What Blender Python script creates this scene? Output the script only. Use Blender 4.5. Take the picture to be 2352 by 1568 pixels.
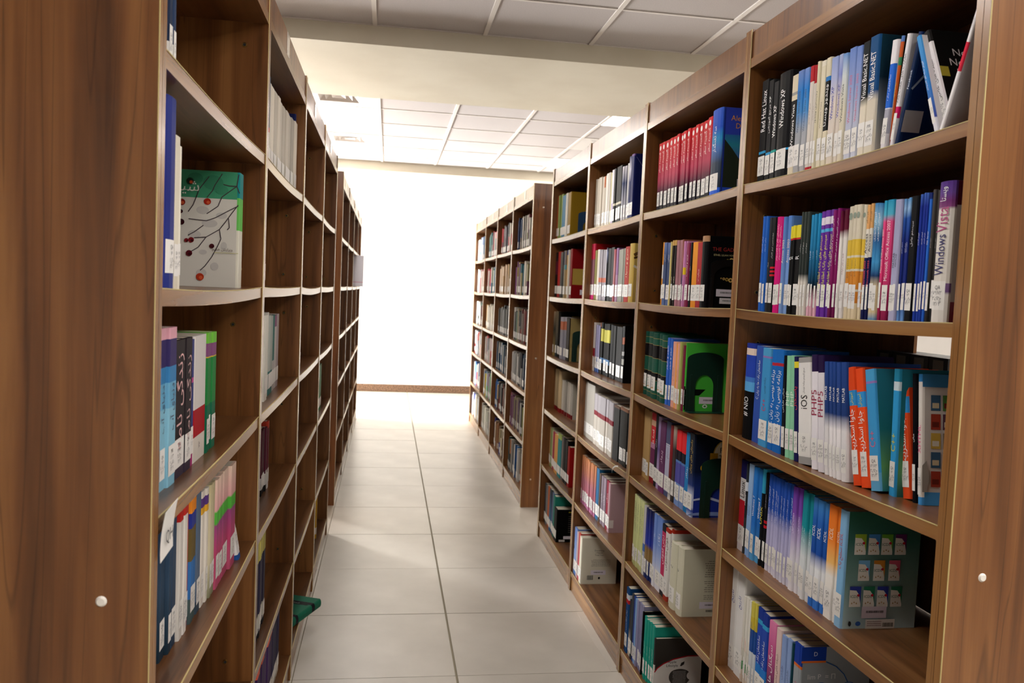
# Library aisle between two rows of brown bookcases, looking towards a sunlit white wall.
import bpy, math, random, colorsys
from mathutils import Matrix, Vector

scene = bpy.context.scene
for o in list(bpy.data.objects):
    bpy.data.objects.remove(o, do_unlink=True)
COL = scene.collection
R = math.radians
RND = random.Random(7)

# ------------------------------------------------------------------ camera, light, exposure
CAM_H = 1.45
YAW, PITCH, ROLL = R(8.6369), R(3.4554), R(-2.487)


def make_camera():
    cam = bpy.data.cameras.new('camera')
    cam.sensor_width = 22.3
    cam.lens = 18.0
    cam.clip_start = 0.02
    o = bpy.data.objects.new('camera', cam)
    COL.objects.link(o)

    def ray(xr, yr):
        c, s = math.cos(-ROLL), math.sin(-ROLL)
        x, u, d = xr * c - yr * s, xr * s + yr * c, 1.0
        return x, u, d

    def world(x, u, d):
        c, s = math.cos(PITCH), math.sin(PITCH)
        y, z = d * c + u * s, -d * s + u * c
        c, s = math.cos(YAW), math.sin(YAW)
        return Vector((x * c + y * s, -x * s + y * c, z))
    f = world(0, 0, 1)
    a = ray(1, 0)
    right = world(a[0], a[1], 0)
    a = ray(0, 1)
    up = world(a[0], a[1], 0)
    m = Matrix((right, up, -f)).transposed().to_4x4()
    m.translation = (0, 0, CAM_H)
    o.matrix_world = m
    cam.dof.use_dof = True
    cam.dof.focus_distance = 2.1
    cam.dof.aperture_fstop = 4.5
    scene.camera = o


make_camera()

world = bpy.data.worlds.new('world')
scene.world = world
world.use_nodes = True
world.node_tree.nodes['Background'].inputs[0].default_value = (0.75, 0.85, 1.0, 1)
world.node_tree.nodes['Background'].inputs[1].default_value = 1.0

vs = scene.view_settings
vs.view_transform = 'Standard'
vs.look = 'None'
vs.exposure = 0.0
vs.gamma = 1.0
vs.use_curve_mapping = False

scene.cycles.use_light_tree = False
scene.cycles.max_bounces = 5
scene.cycles.diffuse_bounces = 2
scene.cycles.glossy_bounces = 2
scene.cycles.use_adaptive_sampling = True
scene.cycles.adaptive_threshold = 0.06
scene.cycles.transmission_bounces = 2
scene.cycles.caustics_reflective = False
scene.cycles.caustics_refractive = False

PANEL_POWER = 25.0      # emission of each lit ceiling panel
WINDOW_POWER = 2300.0   # daylight through the tall windows beyond the bookcases


def daylight(name, loc, rot, sx, sy, power):
    l = bpy.data.lights.new(name, 'AREA')
    l.shape = 'RECTANGLE'
    l.size, l.size_y = sx, sy
    l.energy = power
    l.color = (1.0, 0.995, 0.985)
    o = bpy.data.objects.new(name, l)
    o.location = loc
    o.rotation_euler = rot
    COL.objects.link(o)


# sizes of the place (metres)
XL, XR = -0.306, 0.929            # front planes of left and right bookcases
YR = [1.232, 2.138, 3.024, 3.902, 4.779, 5.442, 6.331, 7.241, 8.139, 9.053]
YL = [1.175, 2.124, 3.031, 3.920, 4.818, 5.468, 6.360, 7.264, 8.192, 9.100]
ZR = {1: 1.762, 2: 1.430, 3: 1.087, 4: .772, 5: .44, 6: .095}
ZL = {1: 1.757, 2: 1.434, 3: 1.113, 4: .80, 5: .438, 6: .095}
ZTOP = 2.093
HTOP = 2.17
DEPTH = 0.30
YWALL = 11.48
XW0, XW1 = -4.92, 4.08
Y0 = -3.15
ZC = 2.86
ZB = 2.755
BEAM1 = (4.65, 5.95)
BEAM2 = 9.62
WIN = (9.35, 11.3, 0.3, 2.0)

daylight('window_daylight', (XW0 - 0.25, (WIN[0] + WIN[1]) / 2, (WIN[2] + WIN[3]) / 2), (0, R(-90), 0), WIN[3] - WIN[2], WIN[1] - WIN[0], WINDOW_POWER)

# ------------------------------------------------------------------ materials
MATS = {}


def lin(h):
    h = h.lstrip('#')
    out = []
    for i in (0, 2, 4):
        c = int(h[i:i + 2], 16) / 255
        out.append(c / 12.92 if c <= .04045 else ((c + .055) / 1.055) ** 2.4)
    return tuple(out) + (1.0,)


def new_mat(name):
    m = bpy.data.materials.new(name)
    m.use_nodes = True
    nt = m.node_tree
    b = nt.nodes['Principled BSDF']
    return m, nt, b


def flat(name, hexcol, rough=.5, spec=.5, metal=0., emit=0.):
    if name in MATS:
        return MATS[name]
    m, nt, b = new_mat(name)
    b.inputs['Base Color'].default_value = lin(hexcol)
    b.inputs['Roughness'].default_value = rough
    b.inputs['Specular IOR Level'].default_value = spec
    b.inputs['Metallic'].default_value = metal
    if emit:
        b.inputs['Emission Color'].default_value = lin(hexcol)
        b.inputs['Emission Strength'].default_value = emit
    MATS[name] = m
    return m


def ink(hexcol):
    return flat('ink_' + hexcol, hexcol, .45, .4)


def wood(name, axis, dark, mid, light, rough=.36, sc=1.0):
    m, nt, b = new_mat(name)
    N, L = nt.nodes, nt.links
    tc = N.new('ShaderNodeTexCoord')
    mp = N.new('ShaderNodeMapping')
    L.new(tc.outputs['Object'], mp.inputs['Vector'])
    s = [26 * sc, 26 * sc, 26 * sc]
    s['xyz'.index(axis)] = 0.9 * sc
    mp.inputs['Scale'].default_value = s
    n1 = N.new('ShaderNodeTexNoise')
    n1.inputs['Scale'].default_value = 1.0
    n1.inputs['Detail'].default_value = 5
    n1.inputs['Roughness'].default_value = .62
    n1.inputs['Distortion'].default_value = .55
    L.new(mp.outputs[0], n1.inputs['Vector'])
    mp2 = N.new('ShaderNodeMapping')
    L.new(tc.outputs['Object'], mp2.inputs['Vector'])
    s2 = [6.0 * sc] * 3
    s2['xyz'.index(axis)] = 0.45 * sc
    mp2.inputs['Scale'].default_value = s2
    n2 = N.new('ShaderNodeTexNoise')
    n2.inputs['Scale'].default_value = 1.6
    n2.inputs['Detail'].default_value = 2
    n2.inputs['Distortion'].default_value = 1.1
    L.new(mp2.outputs[0], n2.inputs['Vector'])
    mix = N.new('ShaderNodeMix')
    mix.data_type = 'FLOAT'
    mix.inputs[0].default_value = .5
    L.new(n1.outputs['Fac'], mix.inputs[2])
    L.new(n2.outputs['Fac'], mix.inputs[3])
    cr = N.new('ShaderNodeValToRGB')
    e = cr.color_ramp.elements
    e[0].position, e[0].color = .34, lin(dark)
    e[1].position, e[1].color = .64, lin(light)
    k = e.new(.47)
    k.color = lin(mid)
    L.new(mix.outputs[0], cr.inputs['Fac'])
    # dark annual lines
    n3 = N.new('ShaderNodeTexNoise')
    n3.inputs['Scale'].default_value = 1.0
    n3.inputs['Detail'].default_value = 1
    n3.inputs['Distortion'].default_value = 1.6
    mp3 = N.new('ShaderNodeMapping')
    L.new(tc.outputs['Object'], mp3.inputs['Vector'])
    s3 = [15 * sc] * 3
    s3['xyz'.index(axis)] = 0.55 * sc
    mp3.inputs['Scale'].default_value = s3
    L.new(mp3.outputs[0], n3.inputs['Vector'])
    cr3 = N.new('ShaderNodeValToRGB')
    q = cr3.color_ramp.elements
    q[0].position, q[0].color = .485, (1, 1, 1, 1)
    q[1].position, q[1].color = .52, (1, 1, 1, 1)
    kk = q.new(.502)
    kk.color = (.62, .60, .58, 1)
    L.new(n3.outputs['Fac'], cr3.inputs['Fac'])
    mul = N.new('ShaderNodeMix')
    mul.data_type = 'RGBA'
    mul.blend_type = 'MULTIPLY'
    mul.inputs[0].default_value = 1
    L.new(cr.outputs['Color'], mul.inputs[6])
    L.new(cr3.outputs['Color'], mul.inputs[7])
    L.new(mul.outputs[2], b.inputs['Base Color'])
    b.inputs['Roughness'].default_value = rough
    b.inputs['Specular IOR Level'].default_value = .5
    bp = N.new('ShaderNodeBump')
    bp.inputs['Strength'].default_value = .06
    bp.inputs['Distance'].default_value = .002
    L.new(n1.outputs['Fac'], bp.inputs['Height'])
    L.new(bp.outputs[0], b.inputs['Normal'])
    MATS[name] = m
    return m


WOOD_V = wood('walnut_vertical', 'z', '482a14', '704523', '8f6035', .28)
WOOD_H = wood('walnut_horizontal', 'y', '4a2d18', '6e4728', '885f39', .28)
WOOD_EDGE = wood('walnut_edge', 'y', '694322', '8a5d33', 'a57744', .25)
WOOD_EDGEV = wood('walnut_edge_vertical', 'z', '694322', '8a5d33', 'a57744', .25)
RAW_EDGE = flat('raw_edge', 'c8b478', .6)


def noise_mat(name, c0, c1, scale, rough, bump=0., detail=4, r0=.4, r1=.62, spec=.5):
    m, nt, b = new_mat(name)
    N, L = nt.nodes, nt.links
    tc = N.new('ShaderNodeTexCoord')
    n = N.new('ShaderNodeTexNoise')
    n.inputs['Scale'].default_value = scale
    n.inputs['Detail'].default_value = detail
    L.new(tc.outputs['Object'], n.inputs['Vector'])
    cr = N.new('ShaderNodeValToRGB')
    cr.color_ramp.elements[0].position = r0
    cr.color_ramp.elements[0].color = lin(c0)
    cr.color_ramp.elements[1].position = r1
    cr.color_ramp.elements[1].color = lin(c1)
    L.new(n.outputs['Fac'], cr.inputs['Fac'])
    L.new(cr.outputs['Color'], b.inputs['Base Color'])
    b.inputs['Roughness'].default_value = rough
    b.inputs['Specular IOR Level'].default_value = spec
    if bump:
        bp = N.new('ShaderNodeBump')
        bp.inputs['Strength'].default_value = bump
        bp.inputs['Distance'].default_value = .001
        L.new(n.outputs['Fac'], bp.inputs['Height'])
        L.new(bp.outputs[0], b.inputs['Normal'])
    MATS[name] = m
    return m


WALL = noise_mat('painted_wall', 'e6e3de', 'ece9e4', 3, .7)
BEAM = noise_mat('painted_beam', 'd6ccb6', 'dcd3be', 2.5, .6)
TILE_C = noise_mat('ceiling_board', 'c4bcb9', 'd2cbc8', 260, .9, .25, 2, .35, .65, .2)
TBAR = flat('ceiling_rail', 'e6ded6', .45)
WHITE_METAL = flat('white_metal', 'd9d3ce', .45)
FLOOR_T = noise_mat('floor_porcelain', 'bcb5aa', 'cdc6bb', 3.2, .33, .03, 7, .33, .7)
GROUT = flat('floor_grout', '958b76', .8)
GRANITE = noise_mat('granite', '35251c', '86664e', 95, .3, 0, 6, .4, .6)
BRASS = flat('brass', 'b89a58', .3, .5, 1.)
HOLE = flat('screw_hole', '1a120c', .7)
CHROME = flat('screw_chrome', 'd8d0c4', .25, .5, 1.)
PLUG = flat('screw_cap', 'e8e2d8', .4)
PAPER = flat('label_paper', 'f2efea', .5)
DARKGREEN = flat('bookend_green', '12332a', .3)
BLUEPLASTIC = flat('bookend_blue', '1f4468', .4)
BLACKMETAL = flat('bookend_black', '0c0c0e', .3)


def cover_mat():
    m, nt, b = new_mat('book_cover')
    N, L = nt.nodes, nt.links
    a = N.new('ShaderNodeAttribute')
    a.attribute_name = 'Col'
    L.new(a.outputs['Color'], b.inputs['Base Color'])
    b.inputs['Roughness'].default_value = .5
    b.inputs['Specular IOR Level'].default_value = .05
    return m


COVER = cover_mat()


def pages_mat():
    m, nt, b = new_mat('book_pages')
    N, L = nt.nodes, nt.links
    tc = N.new('ShaderNodeTexCoord')
    mp = N.new('ShaderNodeMapping')
    mp.inputs['Scale'].default_value = (2, 1100, 2)
    L.new(tc.outputs['Object'], mp.inputs['Vector'])
    n = N.new('ShaderNodeTexNoise')
    n.inputs['Scale'].default_value = 1
    L.new(mp.outputs[0], n.inputs['Vector'])
    cr = N.new('ShaderNodeValToRGB')
    cr.color_ramp.elements[0].color = lin('c2b59c')
    cr.color_ramp.elements[1].color = lin('efe7d6')
    L.new(n.outputs['Fac'], cr.inputs['Fac'])
    L.new(cr.outputs['Color'], b.inputs['Base Color'])
    b.inputs['Roughness'].default_value = .8
    return m


PAGES = pages_mat()


def emit_mat(name, col, s):
    m, nt, b = new_mat(name)
    b.inputs['Base Color'].default_value = lin(col)
    b.inputs['Emission Color'].default_value = lin(col)
    b.inputs['Emission Strength'].default_value = s
    return m


LED = emit_mat('led_diffuser', 'fffaf5', PANEL_POWER)


# ------------------------------------------------------------------ mesh helpers
class MB:
    """collects faces (with optional corner colours and material index)"""

    def __init__(s):
        s.v, s.f, s.mi, s.c = [], [], [], []

    def face(s, pts, mi=0, col=None):
        i = len(s.v)
        s.v.extend(pts)
        s.f.append(tuple(range(i, i + len(pts))))
        s.mi.append(mi)
        if col is None:
            col = (1, 1, 1, 1)
        if not isinstance(col, list):
            col = [col] * len(pts)
        s.c.extend(col)

    def box(s, x0, x1, y0, y1, z0, z1, mi=0, col=None, faces=None):
        """faces: dict side -> material index"""
        P = lambda x, y, z: (x, y, z)
        q = {'x-': [P(x0, y1, z0), P(x0, y0, z0), P(x0, y0, z1), P(x0, y1, z1)],
             'x+': [P(x1, y0, z0), P(x1, y1, z0), P(x1, y1, z1), P(x1, y0, z1)],
             'y-': [P(x0, y0, z0), P(x1, y0, z0), P(x1, y0, z1), P(x0, y0, z1)],
             'y+': [P(x1, y1, z0), P(x0, y1, z0), P(x0, y1, z1), P(x1, y1, z1)],
             'z-': [P(x0, y1, z0), P(x1, y1, z0), P(x1, y0, z0), P(x0, y0, z0)],
             'z+': [P(x0, y0, z1), P(x1, y0, z1), P(x1, y1, z1), P(x0, y1, z1)]}
        for k, p in q.items():
            s.face(p, (faces or {}).get(k, mi), col)

    def cyl(s, c, axis, r, h, n=14, mi=0, r2=None):
        r2 = r if r2 is None else r2
        ax = 'xyz'.index(axis)
        a, b = [(1, 2), (2, 0), (0, 1)][ax]
        def P(k, rr, hh):
            p = list(c)
            p[a] += rr * math.cos(2 * math.pi * k / n)
            p[b] += rr * math.sin(2 * math.pi * k / n)
            p[ax] += hh
            return tuple(p)
        for k in range(n):
            s.face([P(k, r, 0), P(k + 1, r, 0), P(k + 1, r2, h), P(k, r2, h)], mi)
        s.face([P(k, r2, h) for k in range(n)], mi)
        s.face([P(-k, r, 0) for k in range(n)], mi)

    def mesh(s, name, mats, colors=False):
        me = bpy.data.meshes.new(name)
        me.from_pydata(s.v, [], s.f)
        for m in mats:
            me.materials.append(m)
        if len(mats) > 1:
            me.polygons.foreach_set('material_index', s.mi)
        if colors:
            ca = me.color_attributes.new('Col', 'FLOAT_COLOR', 'CORNER')
            ca.data.foreach_set('color', [k for c in s.c for k in c])
        me.update()
        return me


def obj(name, me, parent=None, loc=None):
    o = bpy.data.objects.new(name, me)
    COL.objects.link(o)
    if parent is not None:
        o.parent = parent
    if loc is not None:
        o.location = loc
    return o


def root(name, loc, label, cat, group=None, kind=None, rot=None):
    o = bpy.data.objects.new(name, None)
    o.empty_display_size = .05
    COL.objects.link(o)
    o.location = loc
    if rot:
        o.rotation_euler = rot
    tag(o, label, cat, group, kind)
    return o


def tag(o, label=None, cat=None, group=None, kind=None):
    if label:
        o['label'] = label
    if cat:
        o['category'] = cat
    if group:
        o['group'] = group
    if kind:
        o['kind'] = kind
    return o


def wpart(name, mb, mats, parent, **k):
    """part whose mesh is written in world coordinates"""
    me = mb.mesh(name, mats, **k)
    o = obj(name, me, parent)
    if parent is not None:
        o.location = -parent.location
    return o


def bevel(o, w, seg=2):
    m = o.modifiers.new('bevel', 'BEVEL')
    m.width = w
    m.segments = seg
    m.limit_method = 'ANGLE'
    return o


# ------------------------------------------------------------------ text
AR = {'ا': (0xFE8D, 2), 'آ': (0xFE81, 2), 'ب': (0xFE8F, 4), 'پ': (0xFB56, 4), 'ت': (0xFE95, 4), 'ث': (0xFE99, 4), 'ج': (0xFE9D, 4),
      'چ': (0xFB7A, 4), 'ح': (0xFEA1, 4), 'خ': (0xFEA5, 4), 'د': (0xFEA9, 2), 'ذ': (0xFEAB, 2), 'ر': (0xFEAD, 2), 'ز': (0xFEAF, 2),
      'ژ': (0xFB8A, 2), 'س': (0xFEB1, 4), 'ش': (0xFEB5, 4), 'ص': (0xFEB9, 4), 'ض': (0xFEBD, 4), 'ط': (0xFEC1, 4), 'ظ': (0xFEC5, 4),
      'ع': (0xFEC9, 4), 'غ': (0xFECD, 4), 'ف': (0xFED1, 4), 'ق': (0xFED5, 4), 'ک': (0xFB8E, 4), 'گ': (0xFB92, 4), 'ل': (0xFEDD, 4),
      'م': (0xFEE1, 4), 'ن': (0xFEE5, 4), 'و': (0xFEED, 2), 'ه': (0xFEE9, 4), 'ی': (0xFBFC, 4)}


def shape_word(w):
    if not any(c in AR for c in w):
        return w
    out = []
    for i, c in enumerate(w):
        if c not in AR:
            out.append(c)
            continue
        base, n = AR[c]
        pj = i > 0 and w[i - 1] in AR and AR[w[i - 1]][1] == 4
        nj = i + 1 < len(w) and w[i + 1] in AR and n == 4
        k = (3 if pj and nj else 1 if pj else 2 if nj else 0)
        out.append(chr(base + k))
    return ''.join(reversed(out))


def visual(t):
    if not any(c in AR for c in t):
        return t
    return ' '.join(shape_word(w) for w in reversed(t.split(' ')))


TEXT_CACHE = {}


def text_geo(t):
    """unit text: vertex list (x,y) and faces, with bounds"""
    if t in TEXT_CACHE:
        return TEXT_CACHE[t]
    cu = bpy.data.curves.new('txt', 'FONT')
    cu.body = '\n'.join(visual(x) for x in t.split('\n'))
    cu.resolution_u = 2
    cu.align_x = 'CENTER'
    o = bpy.data.objects.new('txt', cu)
    COL.objects.link(o)
    dg = bpy.context.evaluated_depsgraph_get()
    me = bpy.data.meshes.new_from_object(o.evaluated_get(dg))
    v = [(p.co.x, p.co.y) for p in me.vertices]
    f = [tuple(p.vertices) for p in me.polygons]
    bpy.data.objects.remove(o)
    bpy.data.curves.remove(cu)
    bpy.data.meshes.remove(me)
    xs = [p[0] for p in v] or [0, 1]
    ys = [p[1] for p in v] or [0, 1]
    x0, x1, y0, y1 = min(xs), max(xs), min(ys), max(ys)
    g = ([(a - (x0 + x1) / 2, b - (y0 + y1) / 2) for a, b in v], f, x1 - x0, y1 - y0)
    TEXT_CACHE[t] = g
    return g


def text_mesh(t, s, fn, mat, sx=None):
    """fn maps (tx,ty) scaled -> 3D"""
    v, f, w, h = text_geo(t)
    sx = sx or s
    me = bpy.data.meshes.new('lettering')
    me.from_pydata([fn(a * sx, b * s) for a, b in v], [], f)
    me.materials.append(mat)
    me.update()
    return me


# ------------------------------------------------------------------ book data: side, bay, shelf row, spine plane x, near y, thickness, height, spine colours (fractions from the top), title, description, options
BOOKS=[
('R', 1, 1, 0.95, 2.0441, 0.0411, 0.266, '1b1b1d@.69,3aa0d8@.715,1b1b1d', ('Red Hat Linux', 'ffffff', 0.3, 0.4, 0.75), 'black book with white lettering', {}),
('R', 1, 1, 0.95, 2.0134, 0.0302, 0.256, '222224@.71,3aa0d8@.735,222224', ('XP مرجع آموزشی', 'ffffff', 0.34, 0.42, 0.5), 'black slim book with small white lettering', {}),
('R', 1, 1, 0.95, 1.9843, 0.0286, 0.247, '2a2a2c@.69,35a59a@.715,2a2a2c', ('Windows XP', 'ffffff', 0.4, 0.32, 0.62), 'charcoal slim book with white lettering', {}),
('R', 1, 1, 0.95, 1.9197, 0.0641, 0.26, '1a1a1c@.72,3aa0d8@.74,1a1a1c', ('Windows XP', 'ffffff', 0.34, 0.36, 0.6), 'thick black rounded hardback', {'hard': 1}),
('R', 1, 1, 0.95, 1.8873, 0.0319, 0.242, 'e8dcc0@.17,a8a4a0@.2,e8dcc0@.25,1d1d1f@.72,e8dcc0', ('Windows Vista', 'ffffff', 0.5, 0.42, 0.42), 'cream and black banded book', {}),
('R', 1, 1, 0.95, 1.8577, 0.029, 0.244, '7a95d4@0>2d86da@.2>4d95d8@.4>b0b4bc@.6>b9b7b8@1', ('Windows Server 2003', '1d3c6a', 0.4, 0.4, 0.35), 'blue to grey faded book', {}),
('R', 1, 1, 0.95, 1.8333, 0.024, 0.244, '7a95d4@0>2d86da@.2>4d95d8@.4>b0b4bc@.6>b9b7b8@1', ('Windows Server 2003', '1d3c6a', 0.4, 0.4, 0.35), 'second blue to grey faded book', {}),
('R', 1, 1, 0.95, 1.8124, 0.0204, 0.244, 'c02530@.15,e8e0d6@.95,c02530', ('مرجع کامل ویندوز', '806050', 0.45, 0.4, 0.35), 'cream book with red head and foot', {}),
('R', 1, 1, 0.95, 1.7978, 0.0141, 0.241, 'b82430@.17,e8e0d6@.95,c03040', ('مرجع کامل ویندوز', '806050', 0.45, 0.4, 0.35), 'second cream book with red head and foot', {}),
('R', 1, 1, 0.95, 1.7833, 0.0139, 0.245, 'e6dcbe', ('رجیستری ویندوز', '1a1a1a', 0.42, 0.4, 0.6), 'cream book with black script', {}),
('R', 1, 1, 0.95, 1.7607, 0.0221, 0.243, 'efe6d4@.05,e6dcc2', ('Windows Vista', '8a7a60', 0.5, 0.3, 0.3), 'plain cream slim book', {}),
('R', 1, 1, 0.95, 1.7386, 0.0216, 0.242, 'e6dcc0@.17,3a86cf@.21,1a1a1a@.66,e6dcc0', ('ویندوز ویستا', 'ffffff', 0.43, 0.4, 0.75), 'cream book with black block and white script', {}),
('R', 1, 1, 0.95, 1.7091, 0.0291, 0.239, '9aace0@0>b8c0e6@.2>e8dcd4@.42>e6d9c6@1', ('Windows XP', '2b3ab0', 0.42, 0.3, 0.45), 'lavender to cream faded book with blue lettering', {}),
('R', 1, 1, 0.95, 1.6897, 0.0188, 0.238, 'b4c2e6@0>8f9ada@.18>e8dcd4@.4>e6d9c6@1', ('Windows XP', '2b3ab0', 0.42, 0.3, 0.5), 'second lavender to cream faded book', {}),
('R', 1, 1, 0.95, 1.6692, 0.02, 0.234, '6f9fe0@0>dfe6e8@.2>ece4cc@.5>e8dcc4@1', ('Windows Vista', '20242c', 0.45, 0.35, 0.45), 'pale blue and cream book with black lettering', {}),
('R', 1, 1, 0.95, 1.6404, 0.0284, 0.239, '6f8cd0@0>9aaad8@.35>c4c8dc@.7>cfd2e0@1', ('Windows Server 2003', 'e06a90', 0.45, 0.42, 0.35), 'periwinkle book with pink lettering', {}),
('R', 1, 1, 0.95, 1.6162, 0.0236, 0.236, '6f8cd0@0>9aaad8@.35>c4c8dc@.7>cfd2e0@1', ('Windows Server 2003', 'e06a90', 0.45, 0.42, 0.35), 'second periwinkle book with pink lettering', {}),
('R', 1, 1, 0.95, 1.5881, 0.0276, 0.235, '1e2226@0>1e2226@.48>e6dcc8@.56>e6dcc8@1', ('Visual Basic.NET', 'ffffff', 0.3, 0.4, 0.6), 'black to cream faded book with white lettering', {}),
('R', 1, 1, 0.95, 1.5542, 0.0334, 0.24, '1f5488@0>1f4f84@.46>e6dcc8@.54>e6dcc8@1', ('Visual Basic.NET', 'ffffff', 0.33, 0.4, 0.55), 'thick blue to cream faded book', {'cover': 'vb'}),
('R', 1, 2, 0.95, 2.0163, 0.0175, 0.242, '2a68c8', ('مبانی کامپیوتر', 'd8e4ff', 0.3, 0.25, 0.4), 'bright blue book', {}),
('R', 1, 2, 0.95, 2.0007, 0.015, 0.242, '2a68c8', ('مبانی کامپیوتر', 'd8e4ff', 0.3, 0.25, 0.4), 'bright blue book', {}),
('R', 1, 2, 0.95, 1.984, 0.0162, 0.24, '303236', ('شبکه', 'ffffff', 0.5, 0.4, 0.3), 'dark grey slim book', {}),
('R', 1, 2, 0.95, 1.9597, 0.0238, 0.24, '1b1b1d@.52,d02030@.54,1b1b1d@.56,d02030@.58,1b1b1d@.6,d02030@.62,1b1b1d', ('مهندسی نرم افزار', 'd8d8d8', 0.3, 0.4, 0.4), 'black book with red stripes', {}),
('R', 1, 2, 0.95, 1.9367, 0.0225, 0.237, 'e01c80', ('راهنمای کار با کامپیوتر', 'ffc8e0', 0.27, 0.38, 0.5), 'hot pink book', {}),
('R', 1, 2, 0.95, 1.9182, 0.018, 0.237, 'e01c80', ('راهنمای کار با کامپیوتر', 'ffc8e0', 0.27, 0.38, 0.5), 'hot pink book', {}),
('R', 1, 2, 0.95, 1.9007, 0.017, 0.236, '5a86cf@0>86a8de@1', ('Access 2003', 'ffe6d0', 0.36, 0.24, 0.6), 'sky blue book with pale lettering', {}),
('R', 1, 2, 0.95, 1.8808, 0.0194, 0.236, '5a86cf@0>86a8de@1', ('Access 2003', 'ffe6d0', 0.36, 0.24, 0.6), 'sky blue book with pale lettering', {}),
('R', 1, 2, 0.95, 1.8652, 0.0151, 0.211, 'f2e33a@.14,c8262c@.16,141416', ('R', 'ffffff', 0.36, 0.04, 0.7), 'black book with yellow head', {}),
('R', 1, 2, 0.95, 1.8523, 0.0123, 0.211, 'f2e33a@.14,c8262c@.16,141416', ('R', 'ffffff', 0.36, 0.04, 0.7), 'black book with yellow head', {}),
('R', 1, 2, 0.95, 1.8253, 0.0266, 0.211, 'f2e33a@.14,c8262c@.16,141416', ('R', 'ffffff', 0.36, 0.04, 0.7), 'black book with yellow head', {}),
('R', 1, 2, 0.95, 1.8148, 0.01, 0.24, '3d4541@0>343a38@.6>e9e2d8@.68>e9e2d8@1', ('مرجع کاربردی', 'ffffff', 0.35, 0.3, 0.4), 'grey green to white faded slim book', {}),
('R', 1, 2, 0.95, 1.8008, 0.0135, 0.24, '3d4541@0>343a38@.6>e9e2d8@.68>e9e2d8@1', ('مرجع کاربردی', 'ffffff', 0.35, 0.3, 0.4), 'grey green to white faded slim book', {}),
('R', 1, 2, 0.95, 1.7888, 0.0115, 0.24, '3d4541@0>343a38@.6>e9e2d8@.68>e9e2d8@1', ('مرجع کاربردی', 'ffffff', 0.35, 0.3, 0.4), 'grey green to white faded slim book', {}),
('R', 1, 2, 0.95, 1.7769, 0.0114, 0.231, '2f9ad0@0>2a86b8@.3>1f5e86@.55>111318@.72>f0b8c8@.85>f0b8c8@1', ('طراحی وب', 'ffffff', 0.4, 0.4, 0.4), 'teal blue slim book with dark foot', {}),
('R', 1, 2, 0.95, 1.7664, 0.01, 0.231, '2f9ad0@0>2a86b8@.3>1f5e86@.55>111318@.72>f0b8c8@.85>f0b8c8@1', ('طراحی وب', 'ffffff', 0.4, 0.4, 0.4), 'teal blue slim book with dark foot', {}),
('R', 1, 2, 0.95, 1.7565, 0.0094, 0.231, '2f9ad0@0>2a86b8@.3>1f5e86@.55>111318@.72>f0b8c8@.85>f0b8c8@1', ('طراحی وب', 'ffffff', 0.4, 0.4, 0.4), 'teal blue slim book with dark foot', {}),
('R', 1, 2, 0.95, 1.7451, 0.011, 0.231, '2f9ad0@0>2a86b8@.3>1f5e86@.55>111318@.72>f0b8c8@.85>f0b8c8@1', ('طراحی وب', 'ffffff', 0.4, 0.4, 0.4), 'teal blue slim book with dark foot', {}),
('R', 1, 2, 0.95, 1.727, 0.0176, 0.236, '7038a4@.06,efe6f4@.13,7038a4@.17,58b4e4@.2,6c32a0', ('سیستم های بانک اطلاعاتی', 'ece84a', 0.48, 0.5, 0.85), 'purple book with yellow script', {}),
('R', 1, 2, 0.95, 1.7049, 0.0216, 0.236, '7038a4@.06,efe6f4@.13,7038a4@.17,58b4e4@.2,6c32a0', ('سیستم های بانک اطلاعاتی', 'ece84a', 0.48, 0.5, 0.85), 'purple book with yellow script', {}),
('R', 1, 2, 0.95, 1.6871, 0.0173, 0.236, '7038a4@.06,efe6f4@.13,7038a4@.17,58b4e4@.2,6c32a0', ('سیستم های بانک اطلاعاتی', 'ece84a', 0.48, 0.5, 0.85), 'purple book with yellow script', {}),
('R', 1, 2, 0.95, 1.6739, 0.0128, 0.234, '8c1f70@0>86205e@.7>6a1a4a@1', ('مبانی کامپیوتر و فناوری اطلاعات', 'f4dcec', 0.3, 0.46, 0.6), 'magenta book with white script', {}),
('R', 1, 2, 0.95, 1.6608, 0.0126, 0.234, '8c1f70@0>86205e@.7>6a1a4a@1', ('مبانی کامپیوتر و فناوری اطلاعات', 'f4dcec', 0.3, 0.46, 0.6), 'magenta book with white script', {}),
('R', 1, 2, 0.95, 1.6505, 0.0098, 0.23, '5c1430@0>6a1c38@.18>f0eae6@.26>efe8e4@1', ('کتاب کار رایانه', '8a4a60', 0.5, 0.3, 0.4), 'maroon to white faded book', {}),
('R', 1, 2, 0.95, 1.6327, 0.0173, 0.23, '5c1430@0>6a1c38@.18>f0eae6@.26>efe8e4@1', ('کتاب کار رایانه', '8a4a60', 0.5, 0.3, 0.4), 'maroon to white faded book', {}),
('R', 1, 2, 0.95, 1.6128, 0.0194, 0.235, 'e2d8c2@.3,e8c448@.44,e6dcc6@.46,e8c040@.56,e6dcc6@.58,dd9038@.74,e6dcc6@.76,d98832@.86,e6d4b0', ('مجموعه جامع', '4a3a20', 0.55, 0.3, 0.4), 'cream book with yellow and orange blocks', {'dot': ('8a9888', 0.09)}),
('R', 1, 2, 0.95, 1.5958, 0.0165, 0.235, 'e2d8c2@.3,e8c448@.44,e6dcc6@.46,e8c040@.56,e6dcc6@.58,dd9038@.74,e6dcc6@.76,d98832@.86,e6d4b0', ('مجموعه جامع', '4a3a20', 0.55, 0.3, 0.4), 'cream book with yellow and orange blocks', {'dot': ('8a9888', 0.09)}),
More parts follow.
